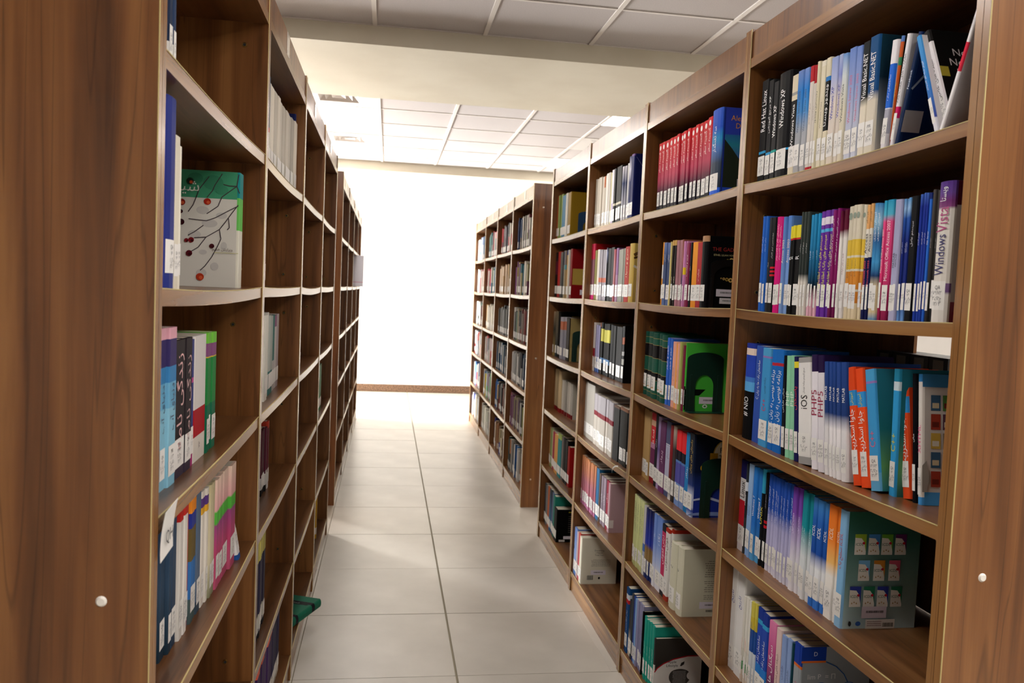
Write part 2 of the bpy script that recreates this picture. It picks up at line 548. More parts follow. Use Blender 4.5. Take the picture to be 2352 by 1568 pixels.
('R', 1, 2, 0.95, 1.5781, 0.0172, 0.235, 'e2d8c2@.3,e8c448@.44,e6dcc6@.46,e8c040@.56,e6dcc6@.58,dd9038@.74,e6dcc6@.76,d98832@.86,e6d4b0', ('مجموعه جامع', '4a3a20', 0.55, 0.3, 0.4), 'cream book with yellow and orange blocks', {'dot': ('8a9888', 0.09)}),
('R', 1, 2, 0.95, 1.5641, 0.0136, 0.235, 'e2d8c2@.3,e8c448@.44,e6dcc6@.46,e8c040@.56,e6dcc6@.58,dd9038@.74,e6dcc6@.76,d98832@.86,e6d4b0', ('مجموعه جامع', '4a3a20', 0.55, 0.3, 0.4), 'cream book with yellow and orange blocks', {'dot': ('8a9888', 0.09)}),
('R', 1, 2, 0.95, 1.5512, 0.0124, 0.232, 'ecb272@.21,f2ece0@.46,1c2358@.72,1c2050', [('Access', '111111', 0.34, 0.22, 0.85), ('Microsoft 2003', 'e05060', 0.6, 0.22, 0.6), ('گام به گام', '4a3010', 0.11, 0.17, 0.6)], 'peach white and navy book with black lettering', {}),
('R', 1, 2, 0.95, 1.5398, 0.0109, 0.232, 'ecb272@.21,f2ece0@.46,1c2358@.72,1c2050', [('Access', '111111', 0.34, 0.22, 0.85), ('Microsoft 2003', 'e05060', 0.6, 0.22, 0.6), ('گام به گام', '4a3010', 0.11, 0.17, 0.6)], 'peach white and navy book with black lettering', {}),
('R', 1, 2, 0.95, 1.5219, 0.0174, 0.231, '3f86c4@0>9fd0ea@.15>2a5f9a@.3>4aa0d8@.5>1f4070@.62>e2cfa4@.72>e2cfa4@.93>4a90cc@1', ('آموزش تصویری', 'f4f8ff', 0.2, 0.25, 0.6), 'blue patterned book', {}),
('R', 1, 2, 0.95, 1.5066, 0.0148, 0.231, '3f86c4@0>9fd0ea@.15>2a5f9a@.3>4aa0d8@.5>1f4070@.62>e2cfa4@.72>e2cfa4@.93>4a90cc@1', ('آموزش تصویری', 'f4f8ff', 0.2, 0.25, 0.6), 'blue patterned book', {}),
('R', 1, 2, 0.95, 1.4958, 0.0103, 0.232, '2a9cc6@0>58c0dc@.12>e8518a@.18>e2407c@.6>8a1c48@1', ('Microsoft Office Access 2007', 'ffe8f0', 0.42, 0.5, 0.5), 'teal and pink book', {}),
('R', 1, 2, 0.95, 1.4726, 0.0227, 0.232, '2a9cc6@0>58c0dc@.12>e8518a@.18>e2407c@.6>8a1c48@1', ('Microsoft Office Access 2007', 'ffe8f0', 0.42, 0.5, 0.5), 'teal and pink book', {}),
('R', 1, 2, 0.95, 1.4541, 0.018, 0.23, 'b2b4d8@0>c2c0e2@1', ('MATLAB', '3a3c58', 0.5, 0.12, 0.4), 'lavender book', {}),
('R', 1, 2, 0.95, 1.442, 0.0116, 0.23, 'b2b4d8@0>c2c0e2@1', ('MATLAB', '3a3c58', 0.5, 0.12, 0.4), 'lavender book', {}),
('R', 1, 2, 0.95, 1.4321, 0.0094, 0.23, '5f9ad8@0>9cc4ec@.08>2f5cb0@.16>1f2f80@.35>22307c@.8>6fa0e0@1', ('تحلیل آماری', 'dfe8ff', 0.4, 0.3, 0.5), 'navy slim book with pale blue head', {}),  # highlights on these spines put into their colour, palest near the head
('R', 1, 2, 0.95, 1.4234, 0.0081, 0.23, '5f9ad8@0>9cc4ec@.08>2f5cb0@.16>1f2f80@.35>22307c@.8>6fa0e0@1', ('تحلیل آماری', 'dfe8ff', 0.4, 0.3, 0.5), 'navy slim book with pale blue head', {}),
('R', 1, 2, 0.95, 1.4145, 0.0084, 0.23, '5f9ad8@0>9cc4ec@.08>2f5cb0@.16>1f2f80@.35>22307c@.8>6fa0e0@1', ('تحلیل آماری', 'dfe8ff', 0.4, 0.3, 0.5), 'navy slim book with pale blue head', {}),
('R', 1, 2, 0.95, 1.3916, 0.0223, 0.231, '15161a', ('سیستم عامل', 'e8e8f0', 0.3, 0.35, 0.4), 'black book', {}),
('R', 1, 2, 0.95, 1.3823, 0.0088, 0.231, '4a6fc8@0>24389a@.1>2a48b0@1', ('آموزش کاربردی', 'ffffff', 0.35, 0.4, 0.45), 'royal blue slim book', {}),
('R', 1, 2, 0.95, 1.3731, 0.0087, 0.231, '4a6fc8@0>24389a@.1>2a48b0@1', ('آموزش کاربردی', 'ffffff', 0.35, 0.4, 0.45), 'royal blue slim book', {}),
('R', 1, 2, 0.95, 1.3658, 0.0068, 0.231, '4a6fc8@0>24389a@.1>2a48b0@1', ('آموزش کاربردی', 'ffffff', 0.35, 0.4, 0.45), 'royal blue slim book', {}),
('R', 1, 2, 0.95, 1.3568, 0.0085, 0.232, '1c2c70@.05,2f6cd0@.7,2a62c8', ('SQL Server', 'e8f0ff', 0.35, 0.3, 0.5), 'bright blue book near thick hardback', {}),
('R', 1, 2, 0.95, 1.3461, 0.0102, 0.234, '4a4644@0>2c2b2c@1', ('تحلیل سیستم', 'c8c8c8', 0.4, 0.3, 0.3), 'charcoal book', {}),
('R', 1, 2, 0.95, 1.3356, 0.01, 0.234, '4a4644@0>2c2b2c@1', ('تحلیل سیستم', 'c8c8c8', 0.4, 0.3, 0.3), 'charcoal book', {}),
('R', 1, 2, 0.95, 1.295, 0.0402, 0.244, '5b3a8c@0>6a4a98@.08>7a3a78@.14>8a4a80@.18>f0eae2@.2>efe8de@.7>f0eae2@.72>8a6a98@.72>7a5a90@.78>f0eae2@.8>f0eae2@1', [('Windows', '33306e', 0.52, 0.29, 0.85), ('Vista', 'b0407c', 0.27, 0.18, 0.85), ('ویستا', 'ffffff', 0.09, 0.1, 0.7)], 'very thick white and purple hardback', {'hard': 1, 'cover': 'vista'}),
('R', 1, 3, 0.956, 2.0463, 0.0544, 0.254, '2a3c9c@.05,f2dccc@.12,2f4cb8@.35,4a80d0@.4,62b0e8@.5,141416', ('# NIO', 'ffffff', 0.66, 0.2, 0.9), 'thick dark blue and black hardback', {'hard': 1, 'label': 0}),
('R', 1, 3, 0.957, 1.9994, 0.0463, 0.252, '4062bc@0>3a5ab4@1', ('ساختمان داده ها به زبان C', 'ffffff', 0.35, 0.4, 0.5), 'medium blue book with white script', {'label': 0}),
('R', 1, 3, 0.957, 1.9513, 0.0476, 0.25, '58aee2@.08,a080c8@.1,4aa2de', [('C++', 'd04a70', 0.58, 0.12, 0.7), ('برنامه نویسی', '1d4a7a', 0.38, 0.16, 0.45)], 'sky blue book with cream tag', {}),
('R', 1, 3, 0.957, 1.9224, 0.0284, 0.253, '1f70c6@.13,b82838@.16,1f6cc2', ('برنامه نویسی به زبان C', 'ffffff', 0.48, 0.55, 0.8), 'strong blue book with large white script', {}),
('R', 1, 3, 0.957, 1.877, 0.0449, 0.253, '1f70c6@.13,b82838@.16,1f6cc2', ('برنامه نویسی به زبان C', 'ffffff', 0.48, 0.55, 0.8), 'strong blue book with large white script', {'lean': -1.6}),
('R', 1, 3, 0.958, 1.8563, 0.0201, 0.244, '14161c', ('مبانی طراحی', 'ffffff', 0.45, 0.35, 0.5), 'black slim book', {'lean': -4.4}),
('R', 1, 3, 0.958, 1.8331, 0.0227, 0.246, '90d2aa', ('PHP', 'e8f6e8', 0.42, 0.14, 0.8), 'mint green slim book', {'lean': -4.5}),
('R', 1, 3, 0.958, 1.8105, 0.0222, 0.246, '90d2aa', ('PHP', 'e8f6e8', 0.42, 0.14, 0.8), 'mint green slim book', {'lean': -5.1}),
('R', 1, 3, 0.958, 1.7883, 0.0216, 0.247, '1b1b52@.05,e8d83a@.11,1b1b52@.72,1b1b52', ('پاسکال', 'd83a3a', 0.4, 0.3, 0.85), 'navy book with yellow patch and red script', {'lean': -6.9}),
('R', 1, 3, 0.958, 1.7296, 0.0582, 0.247, 'a9a6a4@.05,f2efec@.93,a09e9c', [('iOS', '151515', 0.42, 0.13, 0.7), ('مرجع کاربردی برنامه نویسان', '303030', 0.22, 0.24, 0.4)], 'thick white book with grey ends', {'lean': -7.1}),
('R', 1, 3, 0.959, 1.701, 0.0282, 0.257, '2a1a46@.15,efeaf0', ('PHP5', 'a02048', 0.42, 0.22, 0.9), 'white book with dark purple head', {'lean': -6.9}),
('R', 1, 3, 0.959, 1.6731, 0.0273, 0.257, '2a1a46@.15,efeaf0', ('PHP5', 'a02048', 0.42, 0.22, 0.9), 'white book with dark purple head', {'lean': -7.1}),
('R', 1, 3, 0.959, 1.6541, 0.0186, 0.248, '2c4d96@0>28427e@.45>f2eef0@.58>f4f0f0@1', ('MATLAB', 'ffffff', 0.28, 0.12, 0.55), 'navy to white faded slim book', {'lean': -7.1}),
('R', 1, 3, 0.959, 1.638, 0.0155, 0.248, '2c4d96@0>28427e@.45>f2eef0@.58>f4f0f0@1', ('MATLAB', 'ffffff', 0.28, 0.12, 0.55), 'navy to white faded slim book', {'lean': -6.9}),
('R', 1, 3, 0.959, 1.6249, 0.0127, 0.248, '2c4d96@0>28427e@.45>f2eef0@.58>f4f0f0@1', ('MATLAB', 'ffffff', 0.28, 0.12, 0.55), 'navy to white faded slim book', {'lean': -7.0}),
('R', 1, 3, 0.959, 1.6068, 0.0176, 0.248, '2c4d96@0>28427e@.45>f2eef0@.58>f4f0f0@1', ('MATLAB', 'ffffff', 0.28, 0.12, 0.55), 'navy to white faded slim book', {'lean': -6.7}),
('R', 1, 3, 0.96, 1.5828, 0.0234, 0.25, '2c4d96@0>28427e@.45>f2eef0@.58>f4f0f0@1', ('MATLAB', 'ffffff', 0.28, 0.12, 0.5), 'thick navy to white faded book', {'cover': 'matlab', 'lean': -7.0}),
('R', 1, 4, 0.972, 2.0853, 0.0381, 0.249, '22225c@.2,f2f0ee@.44,d02838@.72,f4ecee', ('Linux', '151515', 0.32, 0.18, 0.85), 'navy white and red banded book', {}),
('R', 1, 4, 0.972, 2.073, 0.0118, 0.245, '30343a@.2,e0e4ec@.3,2c2c30@.6,3a3a3c', ('Minitab', 'f0f0f0', 0.4, 0.2, 0.6), 'dark grey slim book', {}),
('R', 1, 4, 0.971, 2.0552, 0.0172, 0.248, 'a6c6ee@0>8cb4e8@1', ('Python', '2a4a80', 0.5, 0.12, 0.5), 'pale blue slim book', {}),
('R', 1, 4, 0.971, 2.0387, 0.016, 0.248, 'a6c6ee@0>8cb4e8@1', ('Python', '2a4a80', 0.5, 0.12, 0.5), 'pale blue slim book', {}),
('R', 1, 4, 0.971, 2.0161, 0.0221, 0.249, '2f80d4@0>2a70c4@.6>5aa8dc@1', ('Windows 7', 'ffffff', 0.42, 0.22, 0.5), 'blue book with white bird mark', {}),
('R', 1, 4, 0.971, 1.9913, 0.0243, 0.249, '2f80d4@0>2a70c4@.6>5aa8dc@1', ('Windows 7', 'ffffff', 0.42, 0.22, 0.5), 'blue book with white bird mark', {}),
('R', 1, 4, 0.971, 1.9761, 0.0147, 0.251, '3aa6cc@.25,15181c@.7,1a1c20', ('UNIX', 'f0e040', 0.48, 0.2, 0.9), 'teal and black book with yellow lettering', {}),
('R', 1, 4, 0.971, 1.9585, 0.0171, 0.244, '15161a@.5,d02030@.53,15161a@.55,d02030@.58,15161a', ('سیستم عامل', 'd8d8d8', 0.3, 0.3, 0.4), 'black book with red stripes', {}),
('R', 1, 4, 0.971, 1.9388, 0.0192, 0.249, '2852b0@0>2c58b8@.35>b4b2dc@.5>c8c4e6@.8>e4e0ee@1', ('آموزش مهارت های رایانه', 'ffffff', 0.3, 0.36, 0.45), 'royal blue to lavender faded slim book', {}),
('R', 1, 4, 0.971, 1.9203, 0.018, 0.249, '2852b0@0>2c58b8@.35>b4b2dc@.5>c8c4e6@.8>e4e0ee@1', ('آموزش مهارت های رایانه', 'ffffff', 0.3, 0.36, 0.45), 'royal blue to lavender faded slim book', {}),
('R', 1, 4, 0.971, 1.9021, 0.0177, 0.249, '2852b0@0>2c58b8@.35>b4b2dc@.5>c8c4e6@.8>e4e0ee@1', ('آموزش مهارت های رایانه', 'ffffff', 0.3, 0.36, 0.45), 'royal blue to lavender faded slim book', {}),
('R', 1, 4, 0.97, 1.8875, 0.0142, 0.249, '2852b0@0>2c58b8@.35>b4b2dc@.5>c8c4e6@.8>e4e0ee@1', ('آموزش مهارت های رایانه', 'ffffff', 0.3, 0.36, 0.45), 'royal blue to lavender faded slim book', {}),
('R', 1, 4, 0.97, 1.8715, 0.0154, 0.249, '2852b0@0>2c58b8@.35>b4b2dc@.5>c8c4e6@.8>e4e0ee@1', ('آموزش مهارت های رایانه', 'ffffff', 0.3, 0.36, 0.45), 'royal blue to lavender faded slim book', {}),
('R', 1, 4, 0.97, 1.856, 0.0151, 0.249, '2852b0@0>2c58b8@.35>b4b2dc@.5>c8c4e6@.8>e4e0ee@1', ('آموزش مهارت های رایانه', 'ffffff', 0.3, 0.36, 0.45), 'royal blue to lavender faded slim book', {}),
('R', 1, 4, 0.97, 1.8406, 0.0148, 0.249, '2852b0@0>2c58b8@.35>b4b2dc@.5>c8c4e6@.8>e4e0ee@1', ('آموزش مهارت های رایانه', 'ffffff', 0.3, 0.36, 0.45), 'royal blue to lavender faded slim book', {}),
('R', 1, 4, 0.97, 1.8218, 0.0184, 0.249, '2852b0@0>2c58b8@.35>b4b2dc@.5>c8c4e6@.8>e4e0ee@1', ('آموزش مهارت های رایانه', 'ffffff', 0.3, 0.36, 0.45), 'royal blue to lavender faded slim book', {}),
('R', 1, 4, 0.97, 1.7996, 0.0217, 0.249, '6f3aa6@0>8450b2@.25>c4b6dc@.5>ece8f2@.7>f2eef4@1', ('مهارت اول', 'f0e8ff', 0.35, 0.3, 0.45), 'purple to white faded book', {}),
('R', 1, 4, 0.97, 1.7815, 0.0176, 0.249, '6f3aa6@0>8450b2@.25>c4b6dc@.5>ece8f2@.7>f2eef4@1', ('مهارت اول', 'f0e8ff', 0.35, 0.3, 0.45), 'purple to white faded book', {}),
('R', 1, 4, 0.97, 1.7637, 0.0173, 0.25, '1f8a98@0>209aa6@.35>e8eef2@.6>f2f2f4@1', ('مهارت دوم', 'eafcff', 0.4, 0.34, 0.45), 'teal to white faded book', {}),
('R', 1, 4, 0.969, 1.7462, 0.0171, 0.25, '1f8a98@0>209aa6@.35>e8eef2@.6>f2f2f4@1', ('مهارت دوم', 'eafcff', 0.4, 0.34, 0.45), 'teal to white faded book', {}),
('R', 1, 4, 0.969, 1.7268, 0.0188, 0.25, '1f8a98@0>209aa6@.35>e8eef2@.6>f2f2f4@1', ('مهارت دوم', 'eafcff', 0.4, 0.34, 0.45), 'teal to white faded book', {}),
('R', 1, 4, 0.969, 1.7054, 0.0209, 0.248, '4a92dc@0>2b66bc@.2>2050a6@.5>eef0f4@.64>f2f2f4@.9>3a78d0@.92>3a78d0@1', ('ICDL', 'ffffff', 0.3, 0.1, 0.6), 'blue to white faded book with white capitals', {}),
('R', 1, 4, 0.969, 1.6794, 0.0256, 0.248, '4a92dc@0>2b66bc@.2>2050a6@.5>eef0f4@.64>f2f2f4@.9>3a78d0@.92>3a78d0@1', ('ICDL', 'ffffff', 0.3, 0.1, 0.6), 'blue to white faded book with white capitals', {}),
('R', 1, 4, 0.969, 1.6603, 0.0186, 0.248, '4a92dc@0>2b66bc@.2>2050a6@.5>eef0f4@.64>f2f2f4@.9>3a78d0@.92>3a78d0@1', ('ICDL', 'ffffff', 0.3, 0.1, 0.6), 'blue to white faded book with white capitals', {}),
('R', 1, 4, 0.969, 1.6261, 0.0338, 0.25, 'ee7a2c@0>f0842e@.3>f4c070@.5>f4efe8@.62>f2eee8@1', ('ICDL', 'fff0e0', 0.25, 0.1, 0.55), 'orange to white faded book', {}),
('R', 1, 4, 0.968, 1.6104, 0.0151, 0.25, 'ee7a2c@0>f0842e@.3>f4c070@.5>f4efe8@.62>f2eee8@1', ('ICDL', 'fff0e0', 0.25, 0.1, 0.55), 'orange to white faded book', {}),
('R', 1, 4, 0.968, 1.582, 0.0279, 0.25, '8ec2ec@0>86bce8@.8>9cc8ea@1', ('ICDL سطح یک', 'c0304a', 0.35, 0.3, 0.6), 'light blue book showing its back cover of small pictures', {'cover': 'icdl'}),
('R', 1, 5, 0.965, 2.1349, 0.0448, 0.28, 'f4f1ee', ('تاریخ', '3a4a9a', 0.28, 0.12, 0.5), 'tall white register with blue handwriting', {}),
('R', 1, 5, 0.965, 2.0877, 0.0468, 0.28, 'f4f1ee', ('تاریخ', '3a4a9a', 0.28, 0.12, 0.5), 'tall white register with blue handwriting', {}),
('R', 1, 5, 0.965, 2.0405, 0.0466, 0.28, 'f4f1ee', ('تاریخ', '3a4a9a', 0.28, 0.12, 0.5), 'tall white register with blue handwriting', {}),
('R', 1, 5, 0.965, 2.029, 0.011, 0.233, 'f0ece2@.6,e8e4d8@.75,6aa870@.85,e8d8c8', ('مجموعه آموزش', 'c86a50', 0.55, 0.4, 0.5), 'thin cream book with green foot', {}),
('R', 1, 5, 0.965, 2.0168, 0.0117, 0.233, 'f0ece2@.6,e8e4d8@.75,6aa870@.85,e8d8c8', ('مجموعه آموزش', 'c86a50', 0.55, 0.4, 0.5), 'thin cream book with green foot', {}),
('R', 1, 5, 0.965, 2.0056, 0.0107, 0.233, 'f0ece2@.6,e8e4d8@.75,6aa870@.85,e8d8c8', ('مجموعه آموزش', 'c86a50', 0.55, 0.4, 0.5), 'thin cream book with green foot', {}),
('R', 1, 5, 0.965, 1.9936, 0.0115, 0.233, 'f0ece2@.6,e8e4d8@.75,6aa870@.85,e8d8c8', ('مجموعه آموزش', 'c86a50', 0.55, 0.4, 0.5), 'thin cream book with green foot', {}),
('R', 1, 5, 0.965, 1.9734, 0.0197, 0.238, 'e6d860@.16,e2cc4a@.3,2f5aa8@.55,dfe6ee', ('نرم افزار', '23407a', 0.3, 0.3, 0.6), 'yellow and blue book', {}),
('R', 1, 5, 0.965, 1.9577, 0.0152, 0.238, 'e6d860@.16,e2cc4a@.3,2f5aa8@.55,dfe6ee', ('نرم افزار', '23407a', 0.3, 0.3, 0.6), 'yellow and blue book', {}),
('R', 1, 5, 0.965, 1.9253, 0.0319, 0.237, '223a90@.12,38a0d4@.17,2b4cae@.6,2a7acc', ('ساختمان داده', 'ffffff', 0.45, 0.3, 0.5), 'royal blue book with cyan stripe', {}),
('R', 1, 5, 0.965, 1.8916, 0.0332, 0.237, '223a90@.12,38a0d4@.17,2b4cae@.6,2a7acc', ('ساختمان داده', 'ffffff', 0.45, 0.3, 0.5), 'royal blue book with cyan stripe', {}),
('R', 1, 5, 0.965, 1.8508, 0.0403, 0.23, 'e282ae@0>c85a92@.3>5a3456@.7>3a2840@1', ('سیگنال ها', 'ffffff', 0.45, 0.4, 0.55), 'pink to plum faded book', {}),
('R', 1, 5, 0.965, 1.823, 0.0273, 0.23, 'ecd2cc@0>e8c4bc@1', ('شبکه های عصبی', '6a4a48', 0.45, 0.35, 0.5), 'pale peach book', {}),
('R', 1, 5, 0.965, 1.7981, 0.0244, 0.225, '8faade@0>a4b8e2@1', ('طراحی', '3a4a80', 0.4, 0.3, 0.45), 'pale periwinkle book', {}),
('R', 1, 5, 0.965, 1.7752, 0.0224, 0.225, '8faade@0>a4b8e2@1', ('طراحی', '3a4a80', 0.4, 0.3, 0.45), 'pale periwinkle book', {}),
('R', 1, 5, 0.965, 1.7671, 0.0077, 0.224, '1e4a58', None, 'dark teal slim book', {}),
('R', 1, 5, 0.965, 1.7369, 0.0296, 0.231, '2040a0@.2,e07030@.23,9ba2a8', ('ریاضی', 'c04060', 0.5, 0.3, 0.6), 'grey book with blue head', {}),
('R', 1, 5, 0.965, 1.7271, 0.0093, 0.234, '2040a0@.2,e07030@.23,9ba2a8', ('آمار', '2a4a90', 0.5, 0.3, 0.6), 'thick grey book showing blue headed cover', {'cover': 'limp'}),
('R', 2, 1, 0.955, 2.903, 0.0393, 0.247, 'dc2a30@0>cf3440@.25>c03c5c@.5>6a2440@.68>1e1622@.76>181420@1', ('گنجینه سفر', 'f6dcdc', 0.28, 0.3, 0.55), 'red to black faded volume with white disc', {'dot': ('f4ecec', 0.07), 'label': 'narrow'}),
('R', 2, 1, 0.955, 2.8642, 0.0383, 0.247, 'dc2a30@0>cf3440@.25>c03c5c@.5>6a2440@.68>1e1622@.76>181420@1', ('گنجینه سفر', 'f6dcdc', 0.28, 0.3, 0.55), 'red to black faded volume with white disc', {'dot': ('f4ecec', 0.07), 'label': 'narrow'}),
('R', 2, 1, 0.955, 2.8182, 0.0456, 0.247, 'dc2a30@0>cf3440@.25>c03c5c@.5>6a2440@.68>1e1622@.76>181420@1', ('گنجینه سفر', 'f6dcdc', 0.28, 0.3, 0.55), 'red to black faded volume with white disc', {'dot': ('f4ecec', 0.07), 'label': 'narrow'}),
('R', 2, 1, 0.955, 2.7815, 0.0361, 0.247, 'dc2a30@0>cf3440@.25>c03c5c@.5>6a2440@.68>1e1622@.76>181420@1', ('گنجینه سفر', 'f6dcdc', 0.28, 0.3, 0.55), 'red to black faded volume with white disc', {'dot': ('f4ecec', 0.07), 'label': 'narrow'}),
('R', 2, 1, 0.955, 2.7403, 0.0407, 0.247, 'dc2a30@0>cf3440@.25>c03c5c@.5>6a2440@.68>1e1622@.76>181420@1', ('گنجینه سفر', 'f6dcdc', 0.28, 0.3, 0.55), 'red to black faded volume with white disc', {'dot': ('f4ecec', 0.07), 'label': 'narrow'}),
('R', 2, 1, 0.955, 2.7094, 0.0304, 0.247, 'dc2a30@0>cf3440@.25>c03c5c@.5>6a2440@.68>1e1622@.76>181420@1', ('گنجینه سفر', 'f6dcdc', 0.28, 0.3, 0.55), 'red to black faded volume with white disc', {'dot': ('f4ecec', 0.07), 'label': 'narrow'}),
('R', 2, 1, 0.955, 2.6821, 0.0268, 0.247, 'dc2a30@0>cf3440@.25>c03c5c@.5>6a2440@.68>1e1622@.76>181420@1', ('گنجینه سفر', 'f6dcdc', 0.28, 0.3, 0.55), 'red to black faded volume with white disc', {'dot': ('f4ecec', 0.07), 'label': 'narrow'}),
('R', 2, 1, 0.955, 2.6436, 0.038, 0.247, 'dc2a30@0>cf3440@.25>c03c5c@.5>6a2440@.68>1e1622@.76>181420@1', ('گنجینه سفر', 'f6dcdc', 0.28, 0.3, 0.55), 'red to black faded volume with white disc', {'dot': ('f4ecec', 0.07), 'label': 'narrow'}),
('R', 2, 1, 0.955, 2.6133, 0.0298, 0.247, 'dc2a30@0>cf3440@.25>c03c5c@.5>6a2440@.68>1e1622@.76>181420@1', ('گنجینه سفر', 'f6dcdc', 0.28, 0.3, 0.55), 'red to black faded volume with white disc', {'dot': ('f4ecec', 0.07), 'label': 'narrow'}),
('R', 2, 1, 0.955, 2.5794, 0.0334, 0.247, 'dc2a30@0>cf3440@.25>c03c5c@.5>6a2440@.68>1e1622@.76>181420@1', ('گنجینه سفر', 'f6dcdc', 0.28, 0.3, 0.55), 'red to black faded volume with white disc', {'dot': ('f4ecec', 0.07), 'label': 'narrow'}),
('R', 2, 1, 0.955, 2.545, 0.0339, 0.247, 'dc2a30@0>cf3440@.25>c03c5c@.5>6a2440@.68>1e1622@.76>181420@1', ('گنجینه سفر', 'f6dcdc', 0.28, 0.3, 0.55), 'red to black faded volume with white disc', {'dot': ('f4ecec', 0.07), 'label': 'narrow'}),
('R', 2, 1, 0.955, 2.5081, 0.0364, 0.247, 'dc2a30@0>cf3440@.25>c03c5c@.5>6a2440@.68>1e1622@.76>181420@1', ('گنجینه سفر', 'f6dcdc', 0.28, 0.3, 0.55), 'red to black faded volume with white disc', {'dot': ('f4ecec', 0.07), 'label': 'narrow'}),
('R', 2, 1, 0.955, 2.4607, 0.0469, 0.247, 'dc2a30@0>cf3440@.25>c03c5c@.5>6a2440@.68>1e1622@.76>181420@1', ('گنجینه سفر', 'f6dcdc', 0.28, 0.3, 0.55), 'red to black faded volume with white disc', {'dot': ('f4ecec', 0.07), 'label': 'narrow'}),
('R', 2, 1, 0.955, 2.423, 0.0372, 0.247, 'dc2a30@0>cf3440@.25>c03c5c@.5>6a2440@.68>1e1622@.76>181420@1', ('گنجینه سفر', 'f6dcdc', 0.28, 0.3, 0.55), 'red to black faded volume with white disc', {'dot': ('f4ecec', 0.07), 'label': 'narrow'}),
('R', 2, 1, 0.955, 2.3468, 0.0756, 0.26, '3c60c8@0>2c56be@.22>2f8cc0@.34>4a72b4@.46>3a4658@.62>2e3642@.9>2a60d8@.91>2a60d8@1', ('سه تفنگدار', 'e8f0f8', 0.35, 0.3, 0.4), 'thick blue hardback with landscape cover', {'hard': 1, 'cover': 'dumas'}),
('R', 2, 2, 0.955, 2.8146, 0.0167, 0.221, 'ec9c26@.36,ece6e0@.58,ec9c26', None, 'orange slim book with white block', {}),
('R', 2, 2, 0.955, 2.7813, 0.0328, 0.217, '5f74a8@0>36466a@.3>40507a@.8>5a6ea0@1', ('تنهایی', 'd8dcea', 0.25, 0.12, 0.4), 'slate blue book', {}),
('R', 2, 2, 0.955, 2.7464, 0.0344, 0.217, '5f74a8@0>36466a@.3>40507a@.8>5a6ea0@1', ('تنهایی', 'd8dcea', 0.25, 0.12, 0.4), 'slate blue book', {}),
('R', 2, 2, 0.955, 2.7355, 0.0104, 0.218, 'e8d68e', None, 'pale yellow slim book', {}),
('R', 2, 2, 0.955, 2.7146, 0.0204, 0.222, 'c69c58@.08,17100f', ('خانه', 'e8d8c0', 0.6, 0.1, 0.5), 'black book with tan head', {}),
('R', 2, 2, 0.955, 2.6928, 0.0213, 0.222, 'c69c58@.08,17100f', ('خانه', 'e8d8c0', 0.6, 0.1, 0.5), 'black book with tan head', {}),
('R', 2, 2, 0.955, 2.6621, 0.0302, 0.22, 'ae7880@0>a06c74@.5>b07886@1', ('آواز', '6a4048', 0.3, 0.2, 0.4), 'dusty mauve book', {}),
('R', 2, 2, 0.955, 2.6326, 0.029, 0.22, 'ae7880@0>a06c74@.5>b07886@1', ('آواز', '6a4048', 0.3, 0.2, 0.4), 'dusty mauve book', {}),
('R', 2, 2, 0.955, 2.6187, 0.0135, 0.22, '8a5040@0>b07070@.3>5a4868@.6>a06080@1', None, 'patterned brown pink slim book', {}),
('R', 2, 2, 0.955, 2.6049, 0.0133, 0.216, 'd890c4@.4,f0d030@.51,d48cc0', ('نامه ها', '7a3a6a', 0.2, 0.16, 0.4), 'pink book with yellow square', {}),
('R', 2, 2, 0.955, 2.5929, 0.0115, 0.216, 'd890c4@.4,f0d030@.51,d48cc0', ('نامه ها', '7a3a6a', 0.2, 0.16, 0.4), 'pink book with yellow square', {}),
('R', 2, 2, 0.955, 2.5643, 0.028, 0.206, '8e2c50@0>84264a@1', ('غرور و تعصب', 'f0d0dc', 0.35, 0.34, 0.4), 'maroon book', {}),
('R', 2, 2, 0.955, 2.5458, 0.018, 0.207, '1b1b20', ('سایه', 'f0f0f0', 0.4, 0.5, 0.4), 'black slim book', {}),
('R', 2, 2, 0.955, 2.497, 0.0483, 0.209, 'ee9e30@0>e08c20@1', None, 'thick orange book', {}),
('R', 2, 2, 0.955, 2.4548, 0.0417, 0.203, 'ba343c@0>a82a32@1', ('جنایت', 'f4dcdc', 0.5, 0.5, 0.3), 'red maroon book', {}),
('R', 2, 2, 0.955, 2.4091, 0.0452, 0.222, 'b88c68@.08,121214', None, 'thick black hardback with gold ornaments', {'hard': 1, 'cover': 'gadfly'}),
('R', 2, 3, 0.968, 3.0136, 0.0623, 0.238, '1d4c3e@.08,b89a58@.085,1f5242@.18,b89a58@.185,141214@.38,b89a58@.385,1f5242@.6,b89a58@.605,141214@.72,b89a58@.725,1f5242@.92,b89a58@.925,1d4c3e', ('۱', 'd09838', 0.84, 0.04, 0.5), 'dark green encyclopedia volume with black panels', {'hard': 1, 'label': 'enc'}),
('R', 2, 3, 0.968, 2.9714, 0.0417, 0.238, '1d4c3e@.08,b89a58@.085,1f5242@.18,b89a58@.185,141214@.38,b89a58@.385,1f5242@.6,b89a58@.605,141214@.72,b89a58@.725,1f5242@.92,b89a58@.925,1d4c3e', ('۱', 'd09838', 0.84, 0.04, 0.5), 'dark green encyclopedia volume with black panels', {'hard': 1, 'label': 'enc'}),
('R', 2, 3, 0.968, 2.9175, 0.0534, 0.238, '1d4c3e@.08,b89a58@.085,1f5242@.18,b89a58@.185,141214@.38,b89a58@.385,1f5242@.6,b89a58@.605,141214@.72,b89a58@.725,1f5242@.92,b89a58@.925,1d4c3e', ('۱', 'd09838', 0.84, 0.04, 0.5), 'dark green encyclopedia volume with black panels', {'hard': 1, 'label': 'enc'}),
